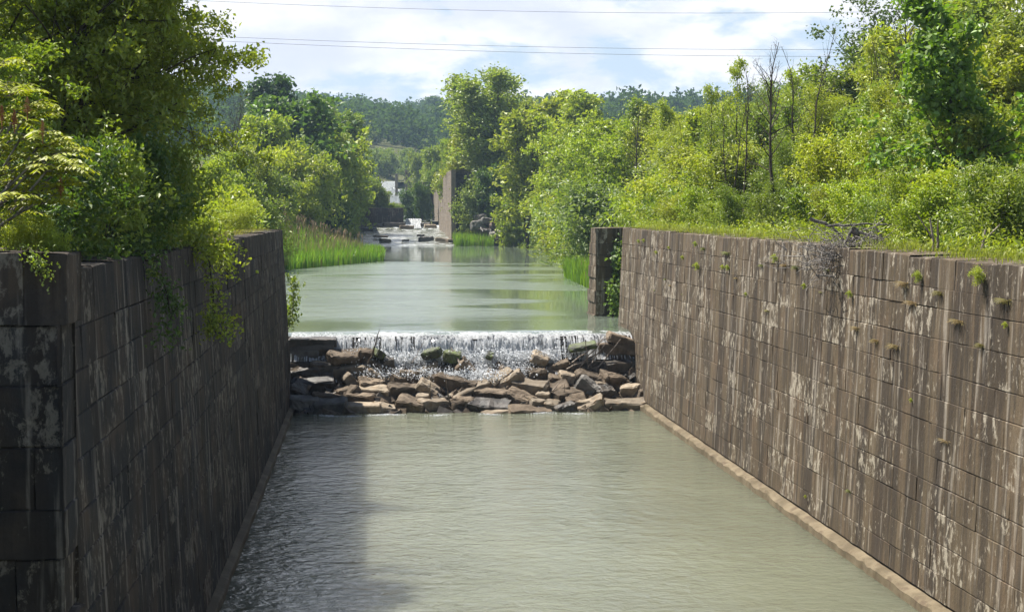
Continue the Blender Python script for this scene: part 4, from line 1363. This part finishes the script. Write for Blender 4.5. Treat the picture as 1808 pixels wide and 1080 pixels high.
# sumac with upright red-brown seed heads
base = np.array([-5.1, 17.9, 6.9])
su = empty('sumac_shrub', tuple(base))
tag(su, 'sunlit yellow green sumac with red brown seed heads above the corner pier', 'shrub')
gw, gl, r = Geo(), Geo(), np.random.default_rng(61)
tips = [(8, 205), (40, 215), (75, 200), (15, 255), (70, 235), (100, 250), (55, 270), (95, 275), (118, 290), (25, 300), (80, 300), (130, 297), (60, 330), (110, 325), (20, 345), (95, 350), (35, 380), (5, 150), (35, 160), (65, 185), (10, 320), (12, 110), (120, 262)]
heads = []
for k, (px, py) in enumerate(tips):
    Yt = 17.2 + r.uniform(-.5, .9)
    tp = np.array(at(px - 14, py + 8, Yt))
    mid = base * .45 + tp * .55 + np.array([0, 0, -.18]) + r.normal(0, .08, 3)
    P = [base + r.normal(0, .05, 3), mid, tp - np.array([.12, 0, .02]), tp]
    tube(gw, P, [.03, .018, .012, .008], 5)
    nf = 11
    for f in range(nf):
        a = f * 2.4 + r.random()
        d = unit(np.array([math.cos(a), math.sin(a) * .8, r.uniform(.25, .8)]))
        L = r.uniform(.26, .40)
        pts = [tp]
        for q in range(6):
            pts.append(pts[-1] + d * L / 6)
            d = unit(d + np.array([0, 0, -.17]))
        pts = np.array(pts)
        tube(gw, pts, np.linspace(.004, .0015, 7), 3, (.6, .5), 0)
        side = unit(np.cross(d, [0, 0, 1.0]))
        C, Ax = [], []
        for q in range(1, 7):
            for sg in (-1, 1):
                ax = unit(side * sg * .9 + d * .45 + np.array([0, 0, -.25]))
                ll = .085 * (1.1 - abs(q - 3) * .1)
                C.append(pts[q] + ax * ll * .5)
                Ax.append(ax)
        C.append(pts[-1] + d * .03)
        Ax.append(d)
        n = len(C)
        C, Ax = np.array(C), np.array(Ax)
        ss = unit(np.cross(Ax, np.array([0, 0, 1.0]) + r.normal(0, .25, (n, 3))))
        Lh, Wd = .056, .019
        V = np.stack([C - Ax * Lh, C + ss * Wd - Ax * .008, C + Ax * Lh, C - ss * Wd - Ax * .008], 1).reshape(-1, 3)
        gl.add(V, np.arange(4 * n).reshape(n, 4), np.repeat(np.stack([r.random(n), r.random(n)], 1), 4, 0))
o = gw.obj('trunk', GREYBARK, su, tuple(base)); o.location = (0, 0, 0)
o = gl.obj('crown', LEAF, su, tuple(base)); o.location = (0, 0, 0)
o.color = (.24, .27, .03, 1)
for k, (px, py) in enumerate(((75, 226), (3, 200), (25, 207), (107, 326), (48, 185))):
    g = Geo()
    p = np.array(at(px, py, 17.0))
    N = 90
    tt = r.random(N)
    C = p + np.stack([r.normal(0, .018, N) * (1.1 - tt), r.normal(0, .018, N) * (1.1 - tt), (tt - .5) * .15], 1)
    V = C[:, None, :] + ico[None] * .010
    g.add(V.reshape(-1, 3), (icf[None] + (np.arange(N) * 5)[:, None, None]).reshape(-1, 3), (.5, .5))
    tube(g, [p - (0, 0, .16), p], [.006, .008], 4)
    o = g.obj('seed_head', SEED, su, tuple(base)); o.location = (0, 0, 0)


def vine(name, pts, spread, n, leaf, col, seed, label, rad=.02, cat='vine'):
    r = np.random.default_rng(seed)
    o0 = empty(name, tuple(pts[0]))
    P = np.array(pts, float)
    ts = np.linspace(0, len(P) - 1, 6 * (len(P) - 1) + 1)
    S = np.stack([np.interp(ts, np.arange(len(P)), P[:, c]) for c in range(3)], 1) + r.normal(0, .015, (len(ts), 3))
    g = Geo()
    tube(g, S, np.linspace(rad, rad * .3, len(S)), 5)
    A = [S]
    for k in range(14):
        b = S[r.integers(2, len(S))]
        e = b + unit(r.normal(size=3) + np.array([.1, -.3, .2])) * spread * 2.2 * r.uniform(.5, 1)
        tube(g, [b, (b + e) / 2 + r.normal(0, .02, 3), e], [rad * .35, rad * .25, rad * .1], 3)
        A.append(np.linspace(b, e, 5))
    o = g.obj('stem', BARK, o0, tuple(pts[0])); o.location = (0, 0, 0)
    A = np.concatenate(A)
    g = Geo()
    C = A[r.integers(0, len(A), n)] + r.normal(0, spread * .5, (n, 3))
    leaves(g, C, r, leaf, .75, np.array([0, -.3, -.5]), .8)
    o = g.obj('foliage', LEAF, o0, tuple(pts[0])); o.location = (0, 0, 0)
    o.color = (*col, 1)
    tag(o0, label, cat)


q = lambda px, py, Y: tuple(at(px, py, Y))
vine('climbing_vine', [q(1092, 562, 74.6), q(1088, 530, 74.7), q(1094, 500, 74.9), (11.75, 75.1, 5.4), (11.9, 75.2, 6.2)], .36, 900, .20, (.13, .20, .05), 71, 'bright leafy vine climbing the dark pier in the gate recess')
vine('hanging_vine', [(-3.9, 31.2, 7.0), (-3.05, 31.0, 6.9), (-2.95, 31, 6.2), (-2.92, 30.8, 5.6), q(375, 585, 30.6), q(408, 592, 30.2)], .20, 1100, .075, BRIGHT, 72, 'leafy branch hanging down the shaded wall face', .025)
vine('hanging_vine', [(-3.9, 33.5, 7.0), (-2.95, 33.4, 6.95), q(385, 455, 33), q(402, 478, 32.6)], .22, 1000, .08, LIME, 73, 'yellow green spray drooping over the shaded wall coping', .02)
vine('hanging_vine', [(-4.0, 24.5, 7.0), (-3.1, 24.4, 6.9), (-2.96, 24.3, 6.2), (-2.94, 24.0, 5.7)], .2, 700, .075, DARK, 74, 'dark creeper on the shaded wall nearest the corner pier', .02)
vine('hanging_vine', [(-3.6, 16.6, 7.22), q(70, 440, 16.1), q(65, 470, 16.1), q(80, 490, 16.05)], .07, 260, .035, MIDG, 75, 'thin sprig hanging down the corner pier face', .006)
for i, (yv, zb) in enumerate(((286, 13.0), (302, 12.4), (316, 12))):
    vine('hanging_vine', [(14.2, yv, 14.7), (13.2, yv, 14.6), (13.05, yv + .3, 13), (13.0, yv, zb)], .6, 260, .42, BRIGHT, 80 + i, f'greenery draping over the tall pale ruined wall, {ORD[i]} patch from its racked end', .05)
vine('hanging_vine', [(17.5, 256, 13), (16.2, 255.0, 12.2), (15.0, 254.7, 10.5), (14.6, 254.6, 8.5)], 1.0, 800, .42, OLIVE, 84, 'olive creeper hanging over the dark racked courses', .06)
vine('wall_bush', [(-3.2, 64.6, 3.0), q(516, 555, 64.6), q(519, 520, 64.5), q(515, 490, 64.4)], .22, 500, .13, MIDG, 76, 'small leafy bush at the far end of the shaded wall', .02, 'shrub')

# ------------------------------------------------------------------ rows on the bank over the sunlit wall
KINDWORD = {'shrub': 'leafy shrub', 'shrub2': 'fine-leaved shrub', 'weed': 'weed', 'sapling': 'young tree', 'sapling2': 'slender young tree', 'feathery': 'feathery tree', 'mid_round': 'round tree', 'mid_airy': 'airy tree',
            'mid_shrub': 'willowy shrub', 'mid_shrub2': 'broad shrub', 'mid_layered': 'layered tree', 'far_round': 'round tree', 'far_airy': 'airy tree', 'far_shrub': 'bushy tree', 'cottonwood': 'tall tree'}
COLWORD = {BRIGHT: 'bright green', MIDG: 'mid green', DARK: 'dark green', YEL: 'yellow green', SILV: 'silvery green', OLIVE: 'olive green', LIME: 'lime green'}


def row(spec, where, group, order):
    for i, (kind, px, Yp, yt, col, wide) in enumerate(spec):
        plant_px(kind, px, Yp, yt, f'{COLWORD[col]} {KINDWORD[kind]}, {ORD[i]} {order} {where}', col, group, wide)


rs = random.Random(5)
spec = []
for i in range(17):
    px = 1800 - i * 41 + rs.uniform(-12, 12)
    X = 13.4 + rs.uniform(-.5, .7) + (.8 if 1330 < px < 1480 else 0)
    Yp = X * F / (px - HX)
    yt = np.interp(px, [1120, 1300, 1420, 1500, 1650, 1800], [352, 338, 330, 322, 305, 290]) + rs.uniform(-22, 16)
    spec.append((rs.choice(['shrub', 'shrub2', 'shrub2', 'weed']), px, Yp, yt, rs.choice([BRIGHT, YEL, LIME, MIDG, BRIGHT]), rs.uniform(.9, 1.35)))
row(spec, 'in front row over sunlit wall', 'shrubs behind the sunlit wall', 'from the near end')
spec = []
for i in range(16):
    px = 1795 - i * 40 + rs.uniform(-14, 14)
    X = 17.3 + rs.uniform(-.9, 1.1)
    Yp = X * F / (px - HX)
    yt = np.interp(px, [1180, 1300, 1450, 1600, 1800], [272, 258, 235, 205, 180]) + rs.uniform(-30, 24)
    spec.append((rs.choice(['sapling', 'sapling2', 'sapling2', 'shrub2', 'shrub', 'feathery']), px, Yp, yt, rs.choice([BRIGHT, BRIGHT, LIME, MIDG, YEL, OLIVE]), rs.uniform(1.0, 1.4)))
row(spec, 'in second row over sunlit wall', 'young trees behind the sunlit wall', 'from the near end')
spec = []
for i in range(15):
    px = 1800 - i * 41 + rs.uniform(-14, 14)
    X = 22 + rs.uniform(-1.5, 1.5)
    Yp = X * F / (px - HX)
    yt = np.interp(px, [1200, 1300, 1400, 1500, 1600, 1700, 1800], [222, 215, 190, 165, 120, 80, 60]) + rs.uniform(-22, 24)
    spec.append((rs.choice(['sapling', 'sapling2', 'feathery', 'feathery', 'mid_airy']), px, Yp, yt, rs.choice([BRIGHT, LIME, OLIVE, MIDG, BRIGHT]), rs.uniform(1.0, 1.35)))
row(spec, 'in third row over sunlit wall', 'young trees behind the sunlit wall', 'from the near end')
spec = []
for i, (px, yt) in enumerate(((1800, -40), (1752, -30), (1705, -20), (1655, 0), (1612, 48), (1566, 88), (1520, 100), (1472, 112), (1418, 158), (1372, 140), (1330, 172), (1285, 178), (1242, 190), (1205, 200))):
    X = 29 + rs.uniform(-2, 3)
    Yp = X * F / (px - HX)
    spec.append((rs.choice(['feathery', 'mid_airy', 'sapling2', 'mid_airy']), px, Yp, yt, rs.choice([BRIGHT, OLIVE, OLIVE, LIME]), rs.uniform(1.05, 1.4)))
row(spec, 'along skyline over sunlit wall', 'skyline trees behind the sunlit wall', 'from the near end')

plant_px('maple', 1700, 43, -25, 'broad-leaved deep green maple standing out above the sunlit wall', (.12, .21, .03), None, 1.0)
plant_px('overtop', 1492, 92, -95, 'tall open tree cut by the photo top, with dark leafy branches', (.07, .115, .025), None, 1.05, rz=.6)
plant_px('bare', 1368, 58, 62, 'leafless dark dead sapling rising highest over the sunlit wall', MIDG, None, 1.1)
plant_px('bare2', 1292, 72, 128, 'leafless forked sapling left of the tallest dead one', MIDG, None, .9)
plant_px('bare', 1312, 74, 108, 'thin leafless sapling between the forked one and the sprouting one', MIDG, None, .6)
plant_px('sparse', 1297, 80, 104, 'thin sprouting sapling with a narrow leafy tip', BRIGHT, None, .8)
plant_px('bare', 1592, 64, -25, 'straight dark leafless pole tree near the maple, cut by photo top', MIDG, None, .8)
for i, (k, px, Yp, yt) in enumerate((('bare2', 1215, 105, 178), ('sparse', 1255, 98, 150), ('bare', 1445, 82, 108), ('sparse', 1530, 76, 62), ('bare2', 1560, 70, 40), ('sparse', 1640, 66, -10), ('sparse', 1175, 128, 176), ('bare', 1125, 140, 172), ('sparse', 1400, 90, 122))):
    plant_px(k, px, Yp, yt, f'{"leafless" if "bare" in k else "thinly leaved"} upright sapling above the sunlit bank, {ORD[i]} of those scattered ones', LIME, 'thin saplings on the sunlit bank', .9)
plant_px('bare2', 1420, 66, 40, 'grey leafless sapling with drooping twigs under the open tall tree', MIDG, None, 1.1, grey=True)

# far side of the sunlit bank, along the upper pool
spec = []
for i in range(17):
    Yp = 84 + i * 9.6 + rs.uniform(-2, 2)
    X = float(np.interp(Yp, *SR)) + rs.uniform(1.8, 4.2)
    px = HX + X * F / Yp
    yt = np.interp(px, [860, 920, 1000, 1060, 1140], [345, 335, 330, 322, 310]) + rs.uniform(-22, 14)
    spec.append((rs.choice(['mid_shrub', 'mid_shrub', 'mid_shrub2']), px, Yp, yt, rs.choice([BRIGHT, SILV, LIME, MIDG, BRIGHT]), rs.uniform(.95, 1.3)))
row(spec, 'along the pool edge', 'willow shrubs along the pool edge', 'from the pier')
spec = []
for i in range(15):
    Yp = 92 + i * 10.5 + rs.uniform(-3, 3)
    X = float(np.interp(Yp, *SR)) + rs.uniform(8, 12)
    px = HX + X * F / Yp
    yt = np.interp(px, [880, 950, 1050, 1150, 1250], [270, 275, 272, 262, 258]) + rs.uniform(-24, 18)
    spec.append((rs.choice(['mid_shrub', 'mid_round', 'mid_airy', 'mid_shrub2']), px, Yp, yt, rs.choice([BRIGHT, SILV, LIME, MIDG, OLIVE]), rs.uniform(1, 1.3)))
row(spec, 'behind the pool edge shrubs', 'trees on the bank above the pool', 'from the pier')
spec = []
for i, (px, yt, Yp) in enumerate(((1240, 205, 112), (1205, 215, 124), (1170, 205, 130), (1140, 198, 150), (1110, 186, 165), (1080, 222, 158), (1035, 235, 172), (1010, 172, 230), (985, 172, 245), (955, 185, 238), (925, 205, 225), (905, 190, 262))):
    spec.append((rs.choice(['mid_airy', 'mid_round', 'far_airy']) if Yp < 200 else 'far_airy', px, Yp, yt - 9, rs.choice([BRIGHT, OLIVE, LIME, BRIGHT]), 1.15))
row(spec, 'along the middle skyline', 'skyline trees above the pool', 'outward from the tall dead saplings')
plant_px('mid_layered', 1065, 150, 212, 'yellow green flat-layered tree with dark forked trunk above the pool bank', YEL, None, 1.0)
plant_px('mid_layered', 985, 195, 205, 'golden green tree beside the flat-layered tree above the pool', YEL, None, .9)
plant_px('mid_round', 1180, 118, 262, 'dense silvery leaved round shrub on the slope behind the pier', SILV, None, 1.3)
plant_px('sparse', 950, 165, 292, 'slim single-stemmed tree leaning over the pool edge', OLIVE, None, .8)
plant_px('far_bare', 935, 270, 150, 'leafless grey treetop just beyond the tall cottonwood', OLIVE, None, .7)
plant_px('bare', 1040, 215, 215, 'dead grey trunk between the two yellow green trees', OLIVE, None, 1.2)
plant_px('cottonwood', 866, 262, 120, 'tallest pale green cottonwood behind the racked wall end', (.24, .29, .07), None, 1.4, rz=1.2)
plant_px('cottonwood', 905, 275, 165, 'second cottonwood crowding the tallest one on its outer side', (.22, .27, .06), None, 1.15, rz=3.0)
plant_px('cottonwood', 828, 300, 152, 'smaller cottonwood crowding the tallest one above the pale wall', (.22, .27, .06), None, .9, rz=4.4)
plant_px('far_shrub', 868, 252, 292, 'dark bushy growth under the tallest cottonwood', DARK, None, 1.0)
plant_px('far_shrub', 830, 253.5, 325, 'silvery bush draping over the racked wall courses', SILV, None, .7)
plant_px('mid_shrub', 832, 253, 362, 'small light bush among the racked wall courses', BRIGHT, None, 1.0)
plant_px('far_shrub', 905, 240, 335, 'rounded bright bush at the pool corner by the tumbled boulders', BRIGHT, None, .9)
for i, (k, px, Yp, yt, c, w) in enumerate((('far_round', 808, 292, 238, OLIVE, .7), ('far_airy', 812, 275, 218, BRIGHT, 1.0), ('far_round', 796, 318, 245, YEL, .7), ('far_round', 790, 345, 252, BRIGHT, .6), ('far_airy', 752, 380, 258, BRIGHT, 1.0), ('far_shrub', 800, 285, 275, OLIVE, .5),
                                           ('far_shrub', 775, 345, 290, MIDG, .5), ('far_shrub', 750, 360, 300, MIDG, .7), ('far_shrub', 738, 420, 295, BRIGHT, .6), ('far_round', 732, 450, 268, MIDG, .6))):
    plant_px(k, px, Yp, yt, f'{COLWORD[c]} {KINDWORD[k]} over the pale ruined wall, {ORD[i]} of that cluster', c, 'trees over the pale ruined wall', w)

# ------------------------------------------------------------------ far side behind the reeds
for i, (k, px, Yp, yt, c, w) in enumerate((('far_round', 480, 215, 170, (.085, .15, .035), 1.2), ('far_round', 515, 225, 190, (.085, .15, .035), 1.0), ('far_round', 445, 200, 205, BRIGHT, .9), ('far_airy', 545, 235, 196, BRIGHT, 1.1), ('far_airy', 572, 255, 176, SILV, .9), ('far_round', 600, 262, 200, MIDG, .9),
                                           ('far_round', 622, 275, 212, MIDG, .8), ('far_round', 570, 235, 222, BRIGHT, .9), ('far_shrub', 535, 205, 262, BRIGHT, .8), ('far_shrub', 500, 195, 255, BRIGHT, .8), ('far_shrub', 465, 180, 262, LIME, .9), ('far_shrub', 590, 240, 262, OLIVE, .9), ('far_shrub', 612, 252, 262, MIDG, .7),
                                           ('far_shrub', 560, 215, 300, LIME, .8), ('far_shrub', 520, 190, 310, BRIGHT, .9), ('far_shrub', 600, 228, 312, YEL, .6), ('far_shrub', 480, 170, 305, MIDG, .9), ('far_shrub', 580, 212, 335, DARK, .8), ('far_shrub', 540, 195, 338, MIDG, .7), ('far_shrub', 632, 262, 300, DARK, .6), ('far_airy', 425, 165, 262, BRIGHT, 1.0), ('far_airy', 640, 300, 240, MIDG, .9))):
    cw = COLWORD.get(c, 'deep green')
    plant_px(k, px, Yp, yt, f'{cw} {KINDWORD[k]} behind the reed bed, {ORD[i]} of that wood', c, 'wood behind the reed bed', w)
plant_px('far_airy', 487, 232, 132, 'tallest dark treetop with layered tufts rising behind the reed bed wood', (.05, .085, .035), None, 1.1)
plant_px('far_bare', 398, 190, 138, 'grey leafless tree beside the dark overhanging limb', OLIVE, None, 1.0)
plant_px('far_bare', 428, 205, 160, 'second grey leafless tree partly behind green crowns', OLIVE, None, .9)
plant_px('far_bare', 592, 280, 172, 'thin leafless treetop near the far hill', OLIVE, None, .4)
for i, (k, px, Yp, yt, c, w) in enumerate((('mid_shrub2', 470, 118, 352, BRIGHT, .9), ('mid_shrub', 440, 112, 335, LIME, .9), ('mid_shrub2', 415, 98, 330, YEL, .9), ('mid_round', 430, 135, 275, MIDG, .9), ('mid_airy', 455, 140, 262, OLIVE, .9), ('mid_shrub', 495, 138, 352, BRIGHT, .9), ('mid_airy', 405, 130, 268, BRIGHT, 1.0), ('mid_shrub2', 450, 90, 365, LIME, .8), ('mid_round', 385, 115, 288, BRIGHT, 1.0), ('mid_shrub2', 400, 84, 355, YEL, .9))):
    plant_px(k, px, Yp, yt, f'{COLWORD[c]} {KINDWORD[k]} just past the shaded wall, {ORD[i]} of that thicket', c, 'thicket past the shaded wall', w)
for i, (k, px, Yp, yt, c, w) in enumerate((('far_shrub', 632, 306, 298, DARK, .7), ('far_shrub', 652, 304, 312, MIDG, .7), ('far_shrub', 668, 305, 330, MIDG, .8), ('far_shrub', 688, 306, 357, BRIGHT, 1.1), ('far_shrub', 706, 305, 362, MIDG, 1.2), ('far_shrub', 642, 315, 306, DARK, .6), ('far_shrub', 746, 303, 340, DARK, .5), ('far_shrub', 724, 322, 352, DARK, .8), ('far_shrub', 738, 324, 346, MIDG, .7))):
    x = at(px, HY, Yp).x
    z = 9.2 if px < 718 else 6
    if Yp > 400:
        z = 12
    plant(k, x, Yp, z - (2.0 if px < 718 else 0), max(at(px, yt, Yp).z - z + 2, 2), f'{COLWORD[c]} bush on the black breast wall, {ORD[i]} from the reed side', c, 'bushes on the breast wall', w)
for i, (px, Yp, yt) in enumerate(((655, 540, 262), (672, 560, 268), (690, 575, 262), (640, 520, 258), (705, 555, 272), (725, 600, 262), (665, 640, 232), (700, 660, 240), (735, 680, 235), (635, 620, 225), (760, 640, 240), (615, 560, 225))):
    plant_px('far_round', px, Yp, yt, f'bluish green tree up the valley past the white waterfall, {ORD[i]} of that stand', MIDG, 'trees up the valley', 1.1)
plant_px('far_airy', 772, 900, 170, 'lone tall open tree standing on the hill skyline', DARK, None, 1.5)

# ------------------------------------------------------------------ wooded hill (one mass)
r = np.random.default_rng(90)
g = Geo()
NT = 2500
Yh = r.uniform(620, 1420, NT)
Xh = (r.uniform(120, 1450, NT) - HX) * Yh / F
Ya = r.uniform(300, 620, 700)
Xa = np.where(r.random(700) < .5, np.interp(Ya, *SL) - r.uniform(28, 170, 700), np.interp(Ya, *SR) + r.uniform(45, 240, 700))
Yh, Xh = np.concatenate([Yh, Ya]), np.concatenate([Xh, Xa])
NT = len(Xh)
d2 = np.abs(Xh - hp.x)
ok_ = ~((d2 < 16) & (Yh > HYD - 160) & (Yh < HYD + 6))
Xh, Yh = Xh[ok_], Yh[ok_]
NT = len(Xh)
Zh = terrain(Xh, Yh)
Hh = r.uniform(9, 19, NT) * np.where(Yh < 620, .62, 1)
Rh = r.uniform(3.5, 8, NT) * np.where(Yh < 620, .75, 1)
per = 85
i = np.repeat(np.arange(NT), per)
dirs = unit(r.normal(size=(NT * per, 3)))
rad = r.uniform(.55, 1.08, NT * per)
C = np.stack([Xh[i], Yh[i], Zh[i] + Hh[i] * .58], 1) + dirs * rad[:, None] * np.stack([Rh[i], Rh[i], Hh[i] * .45], 1)
tt = r.random(NT)
leaves(g, C, r, 2.0, .8, dirs * .4, .8, np.stack([np.clip(tt[i] * .7 + r.random(NT * per) * .3, 0, 1), r.random(NT * per)], 1))
o = g.obj('hill_forest', FARLEAF)
o.color = (.05, .085, .03, 1)
tag(o, 'dark blue green wooded hill closing the valley', 'forest', kind='stuff')

# ------------------------------------------------------------------ plants growing from the sunlit wall's joints


def on_wall(px, py):
    x = 10.7
    for _ in range(8):
        Y = x / at(px, py, 1.0).x
        z = at(px, py, Y).z
        x = 10.70 + BAT * (z - .3)
    return x, Y, z


def tuft_mesh(seed, n, h):
    r = np.random.default_rng(seed)
    g = Geo()
    for k in range(n):
        a = r.uniform(.15, math.pi - .15)
        d = np.array([-math.sin(a), math.cos(a), r.uniform(.4, 1.5)])
        d = unit(d)
        L = h * r.uniform(.5, 1.1)
        p = np.array([0, r.normal(0, .05), r.normal(0, .02)])
        P = [p]
        for q_ in range(4):
            P.append(P[-1] + d * L / 4)
            d = unit(d + np.array([0, 0, -.45]))
        tube(g, P, [.006, .006, .005, .004, .002], 3, (r.random(), r.random()))
    return g.mesh('grass_tuft', [BLADE])


TUFTS = [tuft_mesh(s, 90, .34) for s in (1, 2, 3)]
tw = [(1130, 427, .5, 'w'), (1139, 426, .5, 'w'), (1161, 447, .5, 'w'), (1183, 438, .4, 'w'), (1208, 456, .5, 'w'), (1231, 433, .6, 'w'), (1244, 441, 1, 't'), (1284, 449, 1.1, 't'), (1235, 475, .9, 'w'), (1175, 494, .6, 't'),
      (1279, 473, .5, 'w'), (1288, 475, .6, 'w'), (1156, 513, .5, 't'), (1184, 505, .6, 't'), (1373, 461, .8, 'w'), (1386, 470, .9, 't'), (1407, 474, 1, 't'), (1345, 470, .7, 't'), (1462, 478, .7, 't'), (1598, 505, 1.3, 't'),
      (1628, 495, .8, 'w'), (1738, 500, 1.15, 'w'), (1775, 535, 1.1, 't'), (1612, 537, 1, 't'), (1660, 520, .9, 't'), (1513, 582, 1, 't'), (1548, 604, 1, 't'), (1582, 614, 1, 't'), (1505, 523, .6, 'w'), (1693, 570, 1, 't'),
      (1733, 612, .8, 't'), (1668, 780, .7, 't'), (1424, 507, .5, 'w'), (1450, 517, .5, 't'), (1355, 550, .7, 't'), (1300, 492, .6, 't'), (1320, 520, .4, 'w'), (1425, 876, .3, 'w'), (1500, 868, .7, 't'), (1780, 575, .4, 'w'), (1612, 706, .3, 'w'), (1205, 520, .4, 't')]
for kx in ('t', 'w'):
    lst = [q_ for q_ in tw if q_[3] == kx]
    lst.sort(key=lambda q_: -q_[0])
    for i, (px, py, s, _) in enumerate(lst):
        x, Yw, z = on_wall(px, py)
        if kx == 't':
            o = bpy.data.objects.new('grass_tuft', TUFTS[i % 3])
            COL.objects.link(o)
            o.location = (x + .03, Yw, z)
            o.scale = (s, s * rt.uniform(1.2, 2.4), s * .8)
            o.scale = o.scale * .66
            o.color = (*rt.choice([(.24, .19, .10), (.2, .18, .07), (.26, .2, .12), (.17, .19, .06)]), 1)
            tag(o, f'dry grass tuft rooted in a sunlit wall joint, {ORD[i]} tuft from the near end', 'grass', 'grass tufts in the sunlit wall')
        else:
            plant('weed', x - .02, Yw, z - .05, 0.34 * s, f'small leafy weed rooted in a sunlit wall joint, {ORD[i]} weed from the near end', LIME, 'weeds in the sunlit wall', .9, tilt=(0, R(-32)), rz=0)

# fallen dead branch on the coping
g = Geo()
LIMBS = [([(1595, 446), (1560, 425), (1520, 410), (1508, 407)], .05, 38.0), ([(1508, 407), (1513, 418), (1497, 438), (1482, 450)], .075, 37.6), ([(1430, 388), (1470, 400), (1500, 398), (1535, 394), (1582, 399)], .035, 38.6),
         ([(1612, 432), (1560, 448), (1540, 458), (1515, 478), (1490, 490), (1440, 484)], .04, 36.6), ([(1540, 458), (1500, 468), (1470, 472)], .03, 36.7), ([(1505, 405), (1490, 430), (1512, 455), (1545, 452)], .03, 37.6),
         ([(1480, 450), (1450, 446), (1425, 440)], .02, 37), ([(1560, 425), (1545, 398), (1560, 388)], .025, 38), ([(1470, 400), (1490, 425), (1470, 415), (1455, 410)], .02, 38)]
r = np.random.default_rng(95)
for pts, r0, Yl in LIMBS:
    P = np.array([np.array(at(px, py, Yl + .12 * k)) for k, (px, py) in enumerate(pts)])
    ts = np.linspace(0, len(P) - 1, 4 * len(P))
    S = np.stack([np.interp(ts, np.arange(len(P)), P[:, c]) for c in range(3)], 1) + r.normal(0, .012, (len(ts), 3))
    tube(g, S, np.linspace(r0 * 1.3, r0 * .55, len(S)), 6)
for k in range(520):
    px, py = r.normal(1500, 42), r.normal(452, 20)
    p = np.array(at(px, py, 36.9 + r.uniform(-.2, 1.2)))
    d = unit(np.array([r.normal(0, 1), r.normal(0, .6), r.normal(.0, .45)]))
    L = r.uniform(.25, .9)
    tube(g, [p, p + d * L * .5 + r.normal(0, .04, 3), p + d * L + r.normal(0, .1, 3)], [r.uniform(.008, .016), .008, .004], 3)
tag(g.obj('dead_branch', GREYBARK, None, tuple(at(1500, 440, 37.5))), 'fallen grey dead branch with tangled twigs lying over the sunlit wall coping', 'branch')
for i, (px, py0, py1) in enumerate(((1648, 450, 385), (1653, 452, 398), (1728, 452, 405))):
    Yl = 33.5 if px < 1700 else 31.5
    a, b_ = np.array(at(px, py0, Yl)), np.array(at(px - 6 + 9 * i, py1, Yl))
    g = Geo()
    tube(g, [a, a * .6 + b_ * .4 + (.03, 0, 0), b_], [.035, .028, .018], 6)
    tube(g, [a * .5 + b_ * .5, b_ + (-.3 + .3 * i, 0, .1)], [.02, .01], 5)
    tag(g.obj('dead_sapling', DRIFT, None, tuple(a)), f'pale dead stem in the grass over the sunlit wall, {ORD[i]} past the fallen branch', 'branch', 'pale dead stems by the coping')

# ------------------------------------------------------------------ overhead cables
for i, pts in enumerate((((430, 5), (900, 20), (1400, 23)), ((460, 68), (900, 82), (1430, 88)), ((460, 76), (900, 92), (1430, 100)), ((700, -4), (1100, .5), (1400, -1)))):
    Yw = 150
    P = np.array([at(x, y, Yw) for x, y in pts])
    cf_ = np.polyfit(P[:, 0], P[:, 2], 2)
    xs_ = np.linspace(-70, 120, 60)
    g = Geo()
    tube(g, np.stack([xs_, np.full(60, Yw + .0), np.polyval(cf_, xs_)], 1), .018, 5)
    tag(g.obj('power_line', WIRE, None, (0, Yw, 25)), ('thin grey cable crossing the sky, second from the top', 'thin grey cable crossing the sky, upper one of the lower pair', 'thin grey cable crossing the sky, lowest of all', 'thin grey cable crossing the sky at the photo top edge')[i], 'cable', 'cables across the sky')

# ------------------------------------------------------------------ air
hz, nt, out = mat('haze')
pv = nd(nt, 'ShaderNodeVolumePrincipled', {'Color': (.55, .76, 1.0, 1), 'Density': 0.0002, 'Anisotropy': 0.0})
nt.links.new(pv.outputs[0], out.inputs['Volume'])
g = Geo()
box(g, (-1320, -60, -6), (1520, 1820, 130))
tag(g.obj('haze', hz), kind='stuff')
